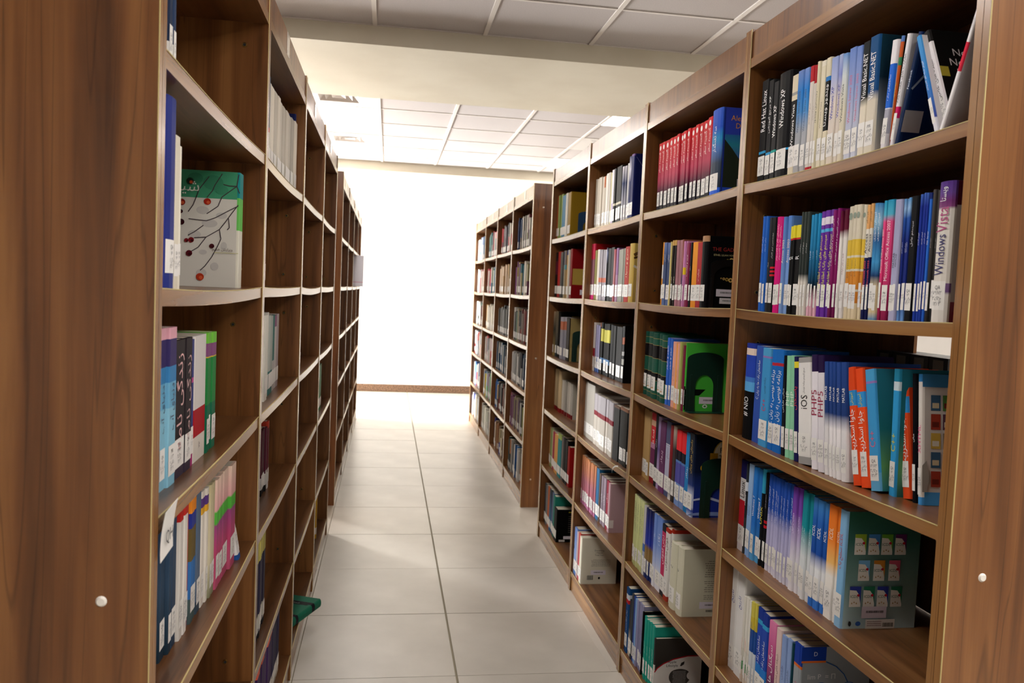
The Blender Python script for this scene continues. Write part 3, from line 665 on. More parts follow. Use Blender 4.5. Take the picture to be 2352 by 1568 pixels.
('R', 2, 3, 0.968, 2.8584, 0.0586, 0.238, '1d4c3e@.08,b89a58@.085,1f5242@.18,b89a58@.185,141214@.38,b89a58@.385,1f5242@.6,b89a58@.605,141214@.72,b89a58@.725,1f5242@.92,b89a58@.925,1d4c3e', ('۱', 'd09838', 0.84, 0.04, 0.5), 'dark green encyclopedia volume with black panels', {'hard': 1, 'label': 'enc'}),
('R', 2, 3, 0.968, 2.8117, 0.0462, 0.238, '1d4c3e@.08,b89a58@.085,1f5242@.18,b89a58@.185,141214@.38,b89a58@.385,1f5242@.6,b89a58@.605,141214@.72,b89a58@.725,1f5242@.92,b89a58@.925,1d4c3e', ('۱', 'd09838', 0.84, 0.04, 0.5), 'dark green encyclopedia volume with black panels', {'hard': 1, 'label': 'enc'}),
('R', 2, 3, 0.968, 2.7603, 0.0509, 0.238, '1d4c3e@.08,b89a58@.085,1f5242@.18,b89a58@.185,141214@.38,b89a58@.385,1f5242@.6,b89a58@.605,141214@.72,b89a58@.725,1f5242@.92,b89a58@.925,1d4c3e', ('۱', 'd09838', 0.84, 0.04, 0.5), 'dark green encyclopedia volume with black panels', {'hard': 1, 'label': 'enc'}),
('R', 2, 3, 0.968, 2.7335, 0.0263, 0.231, '2f64c4', ('شهر و شهر', 'ffffff', 0.3, 0.4, 0.6), 'blue book with white script', {}),
('R', 2, 3, 0.968, 2.7091, 0.0239, 0.231, '2f64c4', ('شهر و شهر', 'ffffff', 0.3, 0.4, 0.6), 'blue book with white script', {}),
('R', 2, 3, 0.968, 2.6725, 0.0361, 0.221, 'e8a892', ('ادبیات', '8a5040', 0.5, 0.3, 0.4), 'salmon book', {}),
('R', 2, 3, 0.968, 2.6584, 0.0136, 0.219, 'f2a444', None, 'thin orange book', {}),
('R', 2, 3, 0.968, 2.6357, 0.0222, 0.22, 'e6a48c', ('داستان ها', '8a5040', 0.5, 0.4, 0.4), 'second salmon book', {}),
('R', 2, 3, 0.968, 2.6146, 0.0206, 0.227, 'b4b466', None, 'olive slim book', {}),
('R', 2, 3, 0.968, 2.5915, 0.0226, 0.218, '7c2440', None, 'maroon thin book', {}),
('R', 2, 3, 0.968, 2.5831, 0.0079, 0.226, '4ec244@.63,101410@.74,101410@.92,4ec244', None, 'bright green book behind dark bookend', {'cover': 'green'}),
('R', 2, 4, 0.978, 2.9951, 0.0358, 0.26, 'c09e6c@0>b8945e@1', None, 'tan paper bound book', {}),
('R', 2, 4, 0.977, 2.9521, 0.0425, 0.26, 'c09e6c@0>b8945e@1', None, 'tan paper bound book', {}),
('R', 2, 4, 0.976, 2.9211, 0.0305, 0.26, 'c09e6c@0>b8945e@1', None, 'tan paper bound book', {}),
('R', 2, 4, 0.975, 2.8649, 0.0557, 0.259, 'd02832@.1,d8b090@.18,cc2630@.42,b880a0@.5,6a2450@.75,8a1c24', ('قصه ها', 'f8f0e8', 0.33, 0.2, 0.6), 'red and plum patterned book', {}),
('R', 2, 4, 0.973, 2.8297, 0.0346, 0.26, '1a1722', ('رمان', 'e0d8e8', 0.4, 0.4, 0.4), 'black slim book with speckles', {}),
('R', 2, 4, 0.972, 2.7915, 0.0378, 0.257, 'a890b8@0>8a78a8@.3>5a4a80@.45>a890b8@.7>b098c0@1', None, 'lilac patterned book', {}),
('R', 2, 4, 0.971, 2.7313, 0.0596, 0.25, '62345e@0>5a2a50@.5>70386a@1', ('پرواز', 'e8c8e0', 0.5, 0.5, 0.4), 'plum book', {}),
('R', 2, 4, 0.969, 2.6788, 0.0521, 0.258, '4c5478@.3,e8e8f0@.31,4c5478@.315,bcbcd4@.93,4c5478', ('نسیم', '5a6088', 0.42, 0.14, 0.5), 'grey blue and lavender book', {}),
('R', 2, 4, 0.968, 2.6497, 0.0285, 0.255, 'a2222c@0>7a1820@.6>1a1214@.85>f0ece8@1', None, 'dark red slim book', {}),
('R', 2, 4, 0.967, 2.6172, 0.032, 0.256, 'c8b8a8@0>3a3030@.3>4a3a38@.7>2a2422@1', None, 'dark patterned book', {}),
('R', 2, 4, 0.966, 2.5976, 0.0192, 0.25, 'ee2c34@.27,17111f@.4,5a84c4@.43,5452a2@.7,7c9ad2', None, 'red black and violet banded book', {}),
('R', 2, 4, 0.966, 2.5627, 0.0344, 0.25, 'ee2c34@.27,17111f@.4,5a84c4@.43,5452a2@.7,7c9ad2', None, 'red black and violet banded book', {}),
('R', 2, 4, 0.964, 2.5226, 0.0396, 0.25, 'ee2c34@.27,17111f@.4,5a84c4@.43,5452a2@.7,7c9ad2', None, 'red black and violet banded book', {}),
('R', 2, 4, 0.963, 2.482, 0.0401, 0.257, '2286c8@0>1f7cbc@1', ('روزگار', 'e8f4ff', 0.5, 0.3, 0.4), 'bright blue book', {}),
('R', 2, 4, 0.961, 2.4356, 0.046, 0.262, '111a2c@0>15203a@.45>2a3c7a@.62>c8d0ec@.75>d8dcf0@.88>2a48a8@.92>c8d8f0@1', ('داستان های پریان', 'd8b040', 0.28, 0.4, 0.5), 'navy hardback with gold ribbon cover', {'cover': 'fairy'}),
('R', 2, 5, 0.952, 2.9786, 0.0251, 0.262, 'dde2a4@0>d6da98@.85>c8c888@1', ('مجموعه شعر معاصر', '55583a', 0.3, 0.42, 0.55), 'pale yellow green slim book', {}),
('R', 2, 5, 0.953, 2.9552, 0.0229, 0.262, 'dde2a4@0>d6da98@.85>c8c888@1', ('مجموعه شعر معاصر', '55583a', 0.3, 0.42, 0.55), 'pale yellow green slim book', {}),
('R', 2, 5, 0.953, 2.929, 0.0257, 0.262, 'dde2a4@0>d6da98@.85>c8c888@1', ('مجموعه شعر معاصر', '55583a', 0.3, 0.42, 0.55), 'pale yellow green slim book', {}),
('R', 2, 5, 0.953, 2.9032, 0.0253, 0.262, 'dde2a4@0>d6da98@.85>c8c888@1', ('مجموعه شعر معاصر', '55583a', 0.3, 0.42, 0.55), 'pale yellow green slim book', {}),
('R', 2, 5, 0.953, 2.8781, 0.0247, 0.262, 'dde2a4@0>d6da98@.85>c8c888@1', ('مجموعه شعر معاصر', '55583a', 0.3, 0.42, 0.55), 'pale yellow green slim book', {}),
('R', 2, 5, 0.953, 2.8515, 0.0261, 0.255, 'ccc8cc@.55,4a70b8@.66,b8c0d0@.75,e0dede', None, 'grey book with blue block', {}),
('R', 2, 5, 0.954, 2.8214, 0.0295, 0.253, '1f2250@0>26348c@.25>2a3aa8@.5>8a6c40@.56>94784a@.72>22306c@.75>22306c@1', None, 'navy book with bronze band', {}),
('R', 2, 5, 0.954, 2.7952, 0.0258, 0.253, '1f2250@0>26348c@.25>2a3aa8@.5>8a6c40@.56>94784a@.72>22306c@.75>22306c@1', None, 'navy book with bronze band', {}),
('R', 2, 5, 0.954, 2.7658, 0.0288, 0.253, '1f2250@0>26348c@.25>2a3aa8@.5>8a6c40@.56>94784a@.72>22306c@.75>22306c@1', None, 'navy book with bronze band', {}),
('R', 2, 5, 0.954, 2.7365, 0.0288, 0.256, '6c8cd4@0>7c98da@.4>b8c4e8@.65>e8e6f0@.8>eceaf2@1', ('نگاه', 'dfe6fa', 0.3, 0.25, 0.4), 'periwinkle to white faded book', {}),
('R', 2, 5, 0.955, 2.6808, 0.0552, 0.256, '6c8cd4@0>7c98da@.4>b8c4e8@.65>e8e6f0@.8>eceaf2@1', ('نگاه', 'dfe6fa', 0.3, 0.25, 0.4), 'periwinkle to white faded book', {}),
('R', 2, 5, 0.955, 2.6364, 0.0438, 0.244, '1c1c26@.1,cc2c60@.8,f0e8ec@.93,26262c', ('درس عمومی', 'ffe0ec', 0.35, 0.4, 0.7), 'crimson book with black head', {}),
('R', 2, 5, 0.955, 2.5973, 0.0386, 0.245, 'b83020@.05,f0ece8@.93,b04030', ('هوش مصنوعی', '501818', 0.35, 0.45, 0.8), 'white book with red head and dark red script', {}),
('R', 2, 5, 0.956, 2.5768, 0.02, 0.248, 'b03020@.05,efece6', ('هنر', '501818', 0.2, 0.1, 0.7), 'second white book with red head', {'cover': 'redhead'}),
('R', 2, 5, 0.956, 2.5205, 0.0557, 0.217, 'dedac2', ('۵', '3a3a38', 0.35, 0.06, 0.4), 'cream hardback with rounded spine', {'hard': 1}),
('R', 2, 5, 0.956, 2.4686, 0.0515, 0.22, 'dedac2', ('۶', '3a3a38', 0.35, 0.06, 0.4), 'cream hardback showing printed back cover', {'hard': 1, 'cover': 'cream'}),
('R', 2, 6, 0.941, 2.9639, 0.035, 0.25, '1e4f8a@.1,dfe4ee@.18,c82830@.24,20508a', ('زبان انگلیسی', 'd0dcf0', 0.5, 0.3, 0.5), 'blue book with red stripe', {}),
('R', 2, 6, 0.942, 2.9318, 0.0316, 0.212, '2a2c34@0>3a3c40@.5>d8d0c8@.8>e0d8c8@1', None, 'dark grey to cream faded book', {}),
('R', 2, 6, 0.942, 2.9103, 0.0211, 0.25, '3c4048@0>30343c@1', None, 'charcoal book', {}),
('R', 2, 6, 0.943, 2.8923, 0.0174, 0.245, '2c4a9a', None, 'navy slim book', {}),
('R', 2, 6, 0.943, 2.8715, 0.0203, 0.244, '8ab4e4', None, 'light blue slim book', {}),
('R', 2, 6, 0.943, 2.8527, 0.0184, 0.244, '9a98ba@0>8c8aae@1', ('مطالعات فرهنگی', '4a4868', 0.5, 0.5, 0.5), 'grey violet book', {}),
('R', 2, 6, 0.944, 2.834, 0.0181, 0.244, '9a98ba@0>8c8aae@1', ('مطالعات فرهنگی', '4a4868', 0.5, 0.5, 0.5), 'grey violet book', {}),
('R', 2, 6, 0.944, 2.8171, 0.0164, 0.244, '9a98ba@0>8c8aae@1', ('مطالعات فرهنگی', '4a4868', 0.5, 0.5, 0.5), 'grey violet book', {}),
('R', 2, 6, 0.944, 2.799, 0.0177, 0.244, '9a98ba@0>8c8aae@1', ('مطالعات فرهنگی', '4a4868', 0.5, 0.5, 0.5), 'grey violet book', {}),
('R', 2, 6, 0.944, 2.7898, 0.0087, 0.232, '161616', None, 'black tall slim book', {'cover': 'plain'}),
('R', 2, 6, 0.945, 2.7686, 0.0207, 0.218, '2aa592@0>1f9a86@.5>24a08c@1', ('آموزش زبان', 'e0fff4', 0.5, 0.35, 0.4), 'jade green book', {}),
('R', 2, 6, 0.945, 2.7505, 0.0176, 0.218, '2aa592@0>1f9a86@.5>24a08c@1', ('آموزش زبان', 'e0fff4', 0.5, 0.35, 0.4), 'jade green book', {}),
('R', 2, 6, 0.945, 2.7315, 0.0185, 0.218, '2aa592@0>1f9a86@.5>24a08c@1', ('آموزش زبان', 'e0fff4', 0.5, 0.35, 0.4), 'jade green book', {}),
('R', 2, 6, 0.946, 2.7087, 0.0223, 0.218, '2aa592@0>1f9a86@.5>24a08c@1', ('آموزش زبان', 'e0fff4', 0.5, 0.35, 0.4), 'jade green book', {}),
('R', 2, 6, 0.946, 2.6808, 0.0274, 0.218, '2aa592@0>1f9a86@.5>24a08c@1', ('آموزش زبان', 'e0fff4', 0.5, 0.35, 0.4), 'jade green book', {}),
('R', 2, 6, 0.947, 2.6673, 0.013, 0.184, '3c3a38@.5,e6e2da', None, 'dark grey and white book with fruit silhouette cover', {'cover': 'apple'}),
('R', 3, 1, 0.96, 3.8475, 0.0264, 0.236, 'cfc4b4@0>d6ccbc@1', None, 'beige plastic wrapped slim book', {}),
('R', 3, 1, 0.96, 3.821, 0.026, 0.236, 'cfc4b4@0>d6ccbc@1', None, 'beige plastic wrapped slim book', {}),
('R', 3, 1, 0.96, 3.7948, 0.0257, 0.236, 'cfc4b4@0>d6ccbc@1', None, 'beige plastic wrapped slim book', {}),
('R', 3, 1, 0.96, 3.7587, 0.0356, 0.236, 'cfc4b4@0>d6ccbc@1', None, 'beige plastic wrapped slim book', {}),
('R', 3, 1, 0.96, 3.7283, 0.0299, 0.236, 'cfc4b4@0>d6ccbc@1', None, 'beige plastic wrapped slim book', {}),
('R', 3, 1, 0.96, 3.7033, 0.0245, 0.233, 'b86030@.22,cdc2b0', None, 'beige book with rust head', {}),
('R', 3, 1, 0.96, 3.6738, 0.029, 0.235, 'd2c8ba', None, 'plain beige book', {}),
('R', 3, 1, 0.96, 3.6352, 0.0381, 0.238, 'd8d0c6', None, 'pale grey wrapped book', {}),
('R', 3, 1, 0.96, 3.6115, 0.0232, 0.238, 'd8d0c6', None, 'pale grey wrapped book', {}),
('R', 3, 1, 0.96, 3.5927, 0.0183, 0.236, 'e0d8a8', None, 'pale yellow wrapped book', {}),
('R', 3, 1, 0.96, 3.5511, 0.0411, 0.243, 'e4dade@.1,e8e0e6@.6,c8b8d0', None, 'thick white wrapped book', {}),
('R', 3, 1, 0.96, 3.5149, 0.0357, 0.245, '1a1a1a@.62,d8d0b8@.66,1a1a1a', None, 'glossy black wrapped book', {'label': 'narrow'}),
('R', 3, 1, 0.96, 3.4706, 0.0438, 0.245, '1a1a1a@.62,d8d0b8@.66,1a1a1a', None, 'glossy black wrapped book', {'label': 'narrow'}),
('R', 3, 1, 0.96, 3.4189, 0.0512, 0.245, '1a1a1a@.62,d8d0b8@.66,1a1a1a', None, 'glossy black wrapped book', {'label': 'narrow'}),
('R', 3, 1, 0.96, 3.3894, 0.029, 0.233, 'cfcad0@0>3a4468@.3>d0ccd0@1', None, 'white and blue wrapped slim book', {}),
('R', 3, 1, 0.96, 3.3604, 0.0285, 0.233, 'cfcad0@0>3a4468@.3>d0ccd0@1', None, 'white and blue wrapped slim book', {}),
('R', 3, 1, 0.96, 3.3278, 0.0321, 0.239, 'e0dcd4@0>b8bcc0@1', None, 'white slim wrapped book', {}),
('R', 3, 1, 0.96, 3.2959, 0.0315, 0.264, '1c2458@0>d0ccdc@.2>20285c@.4>1c2458@1', None, 'navy book with glossy wrap', {}),
('R', 3, 1, 0.96, 3.2528, 0.0426, 0.265, '6a4a88@.03,1b2360', None, 'large navy book wrapped in plastic', {'cover': 'plainlab'}),
('R', 3, 2, 0.96, 3.8222, 0.0839, 0.263, 'c02244@.28,86545e@.85,e0287c', None, 'crimson and mauve book', {'cover': 'redcov'}),
('R', 3, 2, 0.96, 3.7769, 0.0448, 0.233, '9c9452', None, 'olive book', {}),
('R', 3, 2, 0.96, 3.737, 0.0394, 0.233, 'e0d8c8', None, 'cream book beside olive', {}),
('R', 3, 2, 0.96, 3.7108, 0.0257, 0.231, 'aaa4aa@.55,d07860@.64,aaa4ac', None, 'silver grey book with orange mark', {}),
('R', 3, 2, 0.96, 3.6807, 0.0296, 0.231, 'aaa4aa@.55,d07860@.64,aaa4ac', None, 'silver grey book with orange mark', {}),
('R', 3, 2, 0.96, 3.6511, 0.0291, 0.231, 'aaa4aa@.55,d07860@.64,aaa4ac', None, 'silver grey book with orange mark', {}),
('R', 3, 2, 0.96, 3.6178, 0.0328, 0.231, 'aaa4aa@.55,d07860@.64,aaa4ac', None, 'silver grey book with orange mark', {}),
('R', 3, 2, 0.96, 3.5973, 0.02, 0.237, '23222c@0>8088a8@.1>1c1c20@.3>1a1a1c@1', None, 'dark wrapped slim book', {}),
('R', 3, 2, 0.96, 3.545, 0.0518, 0.235, '18181a', None, 'black book', {}),
('R', 3, 2, 0.96, 3.4903, 0.0542, 0.235, '18181a', None, 'black book', {}),
('R', 3, 2, 0.96, 3.4598, 0.03, 0.225, 'b24a54@0>c08080@.4>a03848@1', None, 'brick red book', {}),
('R', 3, 2, 0.96, 3.4224, 0.0369, 0.229, '8a6090@.5,a07898', None, 'purple book', {}),
('R', 3, 2, 0.96, 3.3785, 0.0434, 0.223, 'a09f92@0>94948a@1', None, 'grey green wrapped book', {}),
('R', 3, 2, 0.96, 3.3357, 0.0423, 0.223, 'a09f92@0>94948a@1', None, 'grey green wrapped book', {}),
('R', 3, 2, 0.96, 3.3112, 0.024, 0.223, 'a09f92@0>94948a@1', None, 'grey green wrapped book', {}),
('R', 3, 2, 0.96, 3.2469, 0.0638, 0.229, 'b4241c', ('سرخ و سیاه', 'f0d0a0', 0.3, 0.5, 0.5), 'red book with pale script', {}),
('R', 3, 2, 0.96, 3.1878, 0.0585, 0.235, 'dcbc66@0>d8b45c@1', None, 'beige hardback with drawn figure', {'hard': 1, 'cover': 'lady'}),
('R', 3, 3, 0.987, 3.9584, 0.0442, 0.24, 'c494bc@.38,e8c828@.48,b884ac', None, 'orchid pink book with yellow square', {}),
('R', 3, 3, 0.988, 3.9007, 0.0572, 0.24, 'c494bc@.38,e8c828@.48,b884ac', None, 'orchid pink book with yellow square', {}),
('R', 3, 3, 0.989, 3.8623, 0.0379, 0.233, 'e6dcd4@.53,9a2430@.72,e0d8d0', None, 'white book with red block', {}),
('R', 3, 3, 0.989, 3.8373, 0.0245, 0.223, '9c98b8@.7,4a68b0@.78,e0dce0@.92,4a68a8', None, 'lavender blue slim book', {}),
('R', 3, 3, 0.99, 3.8118, 0.025, 0.223, '9c98b8@.7,4a68b0@.78,e0dce0@.92,4a68a8', None, 'lavender blue slim book', {}),
('R', 3, 3, 0.99, 3.7849, 0.0264, 0.223, '9c98b8@.7,4a68b0@.78,e0dce0@.92,4a68a8', None, 'lavender blue slim book', {}),
('R', 3, 3, 0.99, 3.7625, 0.0219, 0.237, 'a86a50@.08,161418', None, 'black slim book with brown head', {}),
('R', 3, 3, 0.991, 3.7226, 0.0394, 0.239, '161616@.12,d8d060@.36,161616@.68,6a94c4@.78,161616', None, 'black book with yellow panel', {'label': 'narrow'}),
('R', 3, 3, 0.992, 3.6633, 0.0589, 0.239, '161616@.12,d8d060@.36,161616@.68,6a94c4@.78,161616', None, 'black book with yellow panel', {'label': 'narrow'}),
('R', 3, 3, 0.992, 3.6139, 0.0488, 0.239, '161616@.12,d8d060@.36,161616@.68,6a94c4@.78,161616', None, 'black book with yellow panel', {'label': 'narrow'}),
('R', 3, 3, 0.993, 3.5662, 0.0472, 0.238, '141414', None, 'plain black glossy book', {'label': 'narrow'}),
('R', 3, 3, 0.994, 3.5198, 0.0459, 0.238, '141414', None, 'plain black glossy book', {'label': 'narrow'}),
('R', 3, 3, 0.995, 3.4254, 0.0939, 0.237, '121212', None, 'thick plain black book', {'label': 'narrow'}),
('R', 3, 3, 0.996, 3.3892, 0.0357, 0.243, '18181a@.2,b06040@.32,18181a@.45,b0b0b0@.52,18181a@.58,c0c0b8@.68,18181a', None, 'black book with small pictures', {}),
('R', 3, 3, 0.997, 3.3837, 0.005, 0.244, '18181a@.2,b06040@.32,18181a@.45,b0b0b0@.52,18181a@.58,c0c0b8@.68,18181a', None, 'second black book with small pictures', {'cover': 'plain'}),
('R', 3, 4, 0.962, 3.9292, 0.0944, 0.26, 'dcd6cc@0>d4cec2@1', None, 'tall off white volume', {}),
('R', 3, 4, 0.961, 3.8429, 0.0858, 0.26, 'dcd6cc@0>d4cec2@1', None, 'tall off white volume', {}),
('R', 3, 4, 0.96, 3.7023, 0.1401, 0.26, 'dcd6cc@0>d4cec2@1', None, 'tall off white volume', {}),
('R', 3, 4, 0.959, 3.6397, 0.0621, 0.233, 'beb8be@.33,8e1c2c@.42,d8d0c4', None, 'off white volume with dark red band', {}),
('R', 3, 4, 0.959, 3.5807, 0.0585, 0.233, 'beb8be@.33,8e1c2c@.42,d8d0c4', None, 'off white volume with dark red band', {}),
('R', 3, 4, 0.958, 3.49, 0.0902, 0.233, 'beb8be@.33,8e1c2c@.42,d8d0c4', None, 'off white volume with dark red band', {}),
('R', 3, 4, 0.958, 3.4543, 0.0352, 0.233, 'beb8be@.33,8e1c2c@.42,d8d0c4', None, 'off white volume with dark red band', {}),
('R', 3, 4, 0.958, 3.4105, 0.0433, 0.233, 'beb8be@.33,8e1c2c@.42,d8d0c4', None, 'off white volume with dark red band', {}),
('R', 3, 4, 0.957, 3.361, 0.049, 0.233, 'beb8be@.33,8e1c2c@.42,d8d0c4', None, 'off white volume with dark red band', {}),
('R', 3, 4, 0.957, 3.2716, 0.0888, 0.228, '6a4a38@.04,121212', None, 'thick black volume', {'label': 0}),
('R', 3, 4, 0.956, 3.1959, 0.0752, 0.233, '8a6048@.05,131313', None, 'black volume with brown head', {'label': 'narrow'}),
('R', 3, 4, 0.955, 3.1447, 0.0507, 0.233, '8a6048@.05,131313', None, 'black volume with brown head', {'label': 'narrow'}),
('R', 3, 4, 0.955, 3.1231, 0.0212, 0.235, '131313', None, 'black volume beside the upright', {}),
('R', 3, 5, 0.961, 3.906, 0.037, 0.234, 'de9462@0>d48a70@.3>c07a88@.5>c87484@.7>cc80ac@1', None, 'coral to pink faded slim book', {}),
('R', 3, 5, 0.962, 3.8692, 0.0363, 0.234, 'de9462@0>d48a70@.3>c07a88@.5>c87484@.7>cc80ac@1', None, 'coral to pink faded slim book', {}),
('R', 3, 5, 0.962, 3.8331, 0.0356, 0.234, 'de9462@0>d48a70@.3>c07a88@.5>c87484@.7>cc80ac@1', None, 'coral to pink faded slim book', {}),
('R', 3, 5, 0.963, 3.7978, 0.0349, 0.234, 'de9462@0>d48a70@.3>c07a88@.5>c87484@.7>cc80ac@1', None, 'coral to pink faded slim book', {}),
('R', 3, 5, 0.963, 3.7631, 0.0342, 0.234, 'de9462@0>d48a70@.3>c07a88@.5>c87484@.7>cc80ac@1', None, 'coral to pink faded slim book', {}),
('R', 3, 5, 0.964, 3.729, 0.0336, 0.234, 'de9462@0>d48a70@.3>c07a88@.5>c87484@.7>cc80ac@1', None, 'coral to pink faded slim book', {}),
('R', 3, 5, 0.964, 3.6955, 0.033, 0.234, 'de9462@0>d48a70@.3>c07a88@.5>c87484@.7>cc80ac@1', None, 'coral to pink faded slim book', {}),
('R', 3, 5, 0.965, 3.6626, 0.0324, 0.234, 'de9462@0>d48a70@.3>c07a88@.5>c87484@.7>cc80ac@1', None, 'coral to pink faded slim book', {}),
('R', 3, 5, 0.965, 3.6302, 0.0319, 0.234, 'de9462@0>d48a70@.3>c07a88@.5>c87484@.7>cc80ac@1', None, 'coral to pink faded slim book', {}),
('R', 3, 5, 0.966, 3.577, 0.0527, 0.231, '2c74a6', None, 'steel blue book', {}),
('R', 3, 5, 0.967, 3.5507, 0.0258, 0.221, '6a5a50', None, 'brown slim book', {}),
('R', 3, 5, 0.967, 3.5109, 0.0393, 0.217, 'a0909e@0>968694@1', ('باران', 'e0d8e0', 0.45, 0.2, 0.5), 'grey mauve book', {}),
('R', 3, 5, 0.968, 3.4669, 0.0435, 0.217, 'a0909e@0>968694@1', ('باران', 'e0d8e0', 0.45, 0.2, 0.5), 'grey mauve book', {}),
('R', 3, 5, 0.969, 3.4229, 0.0435, 0.213, '8e1c36', ('زندگی', 'f0d8dc', 0.35, 0.2, 0.4), 'dark red slim book', {}),
('R', 3, 5, 0.969, 3.3897, 0.0327, 0.214, 'd2acb4', None, 'pale pink book showing printed cover', {'cover': 'pink'}),
('R', 3, 6, 0.938, 3.8755, 0.0312, 0.22, 'b8b8b8@.4,22246a@.48,eeeae8', None, 'white slim book with navy band', {}),
('R', 3, 6, 0.938, 3.818, 0.0571, 0.228, '6886c4@0>90a8d8@.6>4a74b4@1', None, 'blue book with pale middle', {}),
('R', 3, 6, 0.937, 3.7855, 0.0319, 0.222, 'd0b0b0', None, 'pale rose slim book', {}),
('R', 3, 6, 0.937, 3.7507, 0.0344, 0.226, 'cc5a50@0>c84a62@1', None, 'coral red slim book', {}),
('R', 3, 6, 0.937, 3.7058, 0.0444, 0.221, 'e4dfcc', None, 'cream paperback showing printed cover', {'cover': 'told'}),
('L', 1, 1, -0.335, 1.3173, 0.0219, 0.229, '23324e@.8,f0ece6', None, 'navy book with white foot', {}),
('L', 1, 1, -0.335, 1.3397, 0.0188, 0.234, '2a3c5c@.8,f0ece6', None, 'slate book with white foot', {}),
('L', 1, 2, -0.33, 1.2828, 0.0618, 0.283, '2e3a86@0>26307c@.5>2e3a86@1', None, 'tall dark blue hardback', {'hard': 1}),
('L', 1, 2, -0.33, 1.345, 0.0317, 0.236, 'e8e0cc', None, 'cream book beside blue hardback', {}),
('L', 1, 2, -0.33, 1.3772, 0.0233, 0.228, 'ece6d6', None, 'second cream book beside blue hardback', {}),
('L', 1, 2, -0.335, 1.9417, 0.0473, 0.26, '1f8a8a@.22,6ac05a@.5,e0dccc', None, 'white and green book with painted berry branches', {'cover': 'chem', 'label': 0}),
('L', 1, 3, -0.343, 1.3239, 0.0233, 0.268, '3c54c4@.24,7ab8e6@.4,5ea8dc@.8,8cc0e4', None, 'sky blue slim book', {}),
('L', 1, 3, -0.343, 1.3478, 0.0344, 0.258, 'eaaebc@.07,3e3466@.24,3f84bc@.34,70b0d4@.5,8cc4dc@1', ('دنیای آب', '3a3a5a', 0.5, 0.3, 0.6), 'aqua book with pink head', {}),
('L', 1, 3, -0.343, 1.3827, 0.0476, 0.258, 'eaaebc@.07,3e3466@.24,3f84bc@.34,70b0d4@.5,8cc4dc@1', ('دنیای آب', '3a3a5a', 0.5, 0.3, 0.6), 'aqua book with pink head', {}),
('L', 1, 3, -0.343, 1.4308, 0.0689, 0.237, '262024@.9,3a3040', ('زندگی نامه', 'e8b8b8', 0.45, 0.7, 0.75), 'black book with rose script', {}),
('L', 1, 3, -0.343, 1.5002, 0.0495, 0.235, '2a2428@.9,3a3040', ('زندگی نامه', 'd8b0b0', 0.45, 0.7, 0.7), 'second black book with rose script', {}),
('L', 1, 3, -0.343, 1.5502, 0.0226, 0.232, '38407e@.3,c04a90@.34,38407e@.85,b03a7a', None, 'indigo slim book', {}),
('L', 1, 3, -0.343, 1.5733, 0.0987, 0.237, 'e0dad6@.58,b01424@.8,e6ded2', ('۷۱۳', '5a3040', 0.88, 0.05, 0.3), 'thick white book with red block', {'label': 0}),
('L', 1, 3, -0.343, 1.6725, 0.0252, 0.236, '76c446@.09,86507e@.2,e0c040@.21,2c8444@0.6,1e6a4c', None, 'green book with plum band', {}),
('L', 1, 3, -0.343, 1.6982, 0.0226, 0.236, '76c446@.09,86507e@.2,e0c040@.21,2c8444@0.6,1e6a4c', None, 'green book with plum band', {}),
('L', 1, 3, -0.343, 1.7213, 0.0402, 0.236, '76c446@.09,86507e@.2,e0c040@.21,2c8444@0.6,1e6a4c', None, 'green book with plum band', {}),
('L', 1, 4, -0.361, 1.4287, 0.0343, 0.245, '2c4058@0>34485e@.5>20303c@1', None, 'dark slate book', {}),
('L', 1, 4, -0.358, 1.4635, 0.0227, 0.245, '2c4058@0>34485e@.5>20303c@1', None, 'dark slate book', {}),
('L', 1, 4, -0.356, 1.4866, 0.0318, 0.245, '3a4e66@0>2c3e54@1', None, 'slate blue book', {}),
('L', 1, 4, -0.354, 1.5189, 0.0269, 0.24, 'c42a24@.1,dcd6ce', None, 'white book with red head', {}),
('L', 1, 4, -0.352, 1.5464, 0.0282, 0.24, 'c4302a@.07,e0dad2', None, 'second white book with red head', {}),
('L', 1, 4, -0.351, 1.575, 0.0188, 0.24, 'cc4a34@0>c85a4a@.6>7a4a60@1', None, 'brick red slim book', {}),
('L', 1, 4, -0.349, 1.5943, 0.025, 0.24, 'f0902c@.12,2f3a90@.24,6a5a34@.5,3a70b0@.8,4a5a5a', None, 'orange and olive book', {}),
('L', 1, 4, -0.348, 1.6198, 0.0224, 0.24, 'f0902c@.12,2f3a90@.24,6a5a34@.5,3a70b0@.8,4a5a5a', None, 'orange and olive book', {}),
('L', 1, 4, -0.346, 1.6427, 0.0335, 0.245, '5c6e86@.9,3e4e5c', None, 'grey blue book', {}),
('L', 1, 4, -0.345, 1.6767, 0.0284, 0.235, 'e4dcd0@.06,5a3a80@.14,e0a830@.2,e4dcd0', None, 'cream book with purple mark', {}),
('L', 1, 4, -0.343, 1.7056, 0.0218, 0.235, 'e4dcd0@.06,5a3a80@.14,e0a830@.2,e4dcd0', None, 'cream book with purple mark', {}),
('L', 1, 4, -0.342, 1.7279, 0.0202, 0.235, 'c8bc94@0>d0c6a8@.7>8a8a6a@1', None, 'khaki book', {}),
('L', 1, 4, -0.341, 1.7486, 0.0253, 0.235, 'c8bc94@0>d0c6a8@.7>8a8a6a@1', None, 'khaki book', {}),
('L', 1, 4, -0.339, 1.7745, 0.032, 0.235, 'ecd0bc@0>e0a8a8@.28>58b444@.3>54b040@.4>9a4a80@.42>c04a70@.7>c45a7a@1', None, 'pink book with green band', {}),
('L', 1, 4, -0.338, 1.807, 0.0375, 0.235, 'ecd0bc@0>e0a8a8@.28>58b444@.3>54b040@.4>9a4a80@.42>c04a70@.7>c45a7a@1', None, 'pink book with green band', {}),
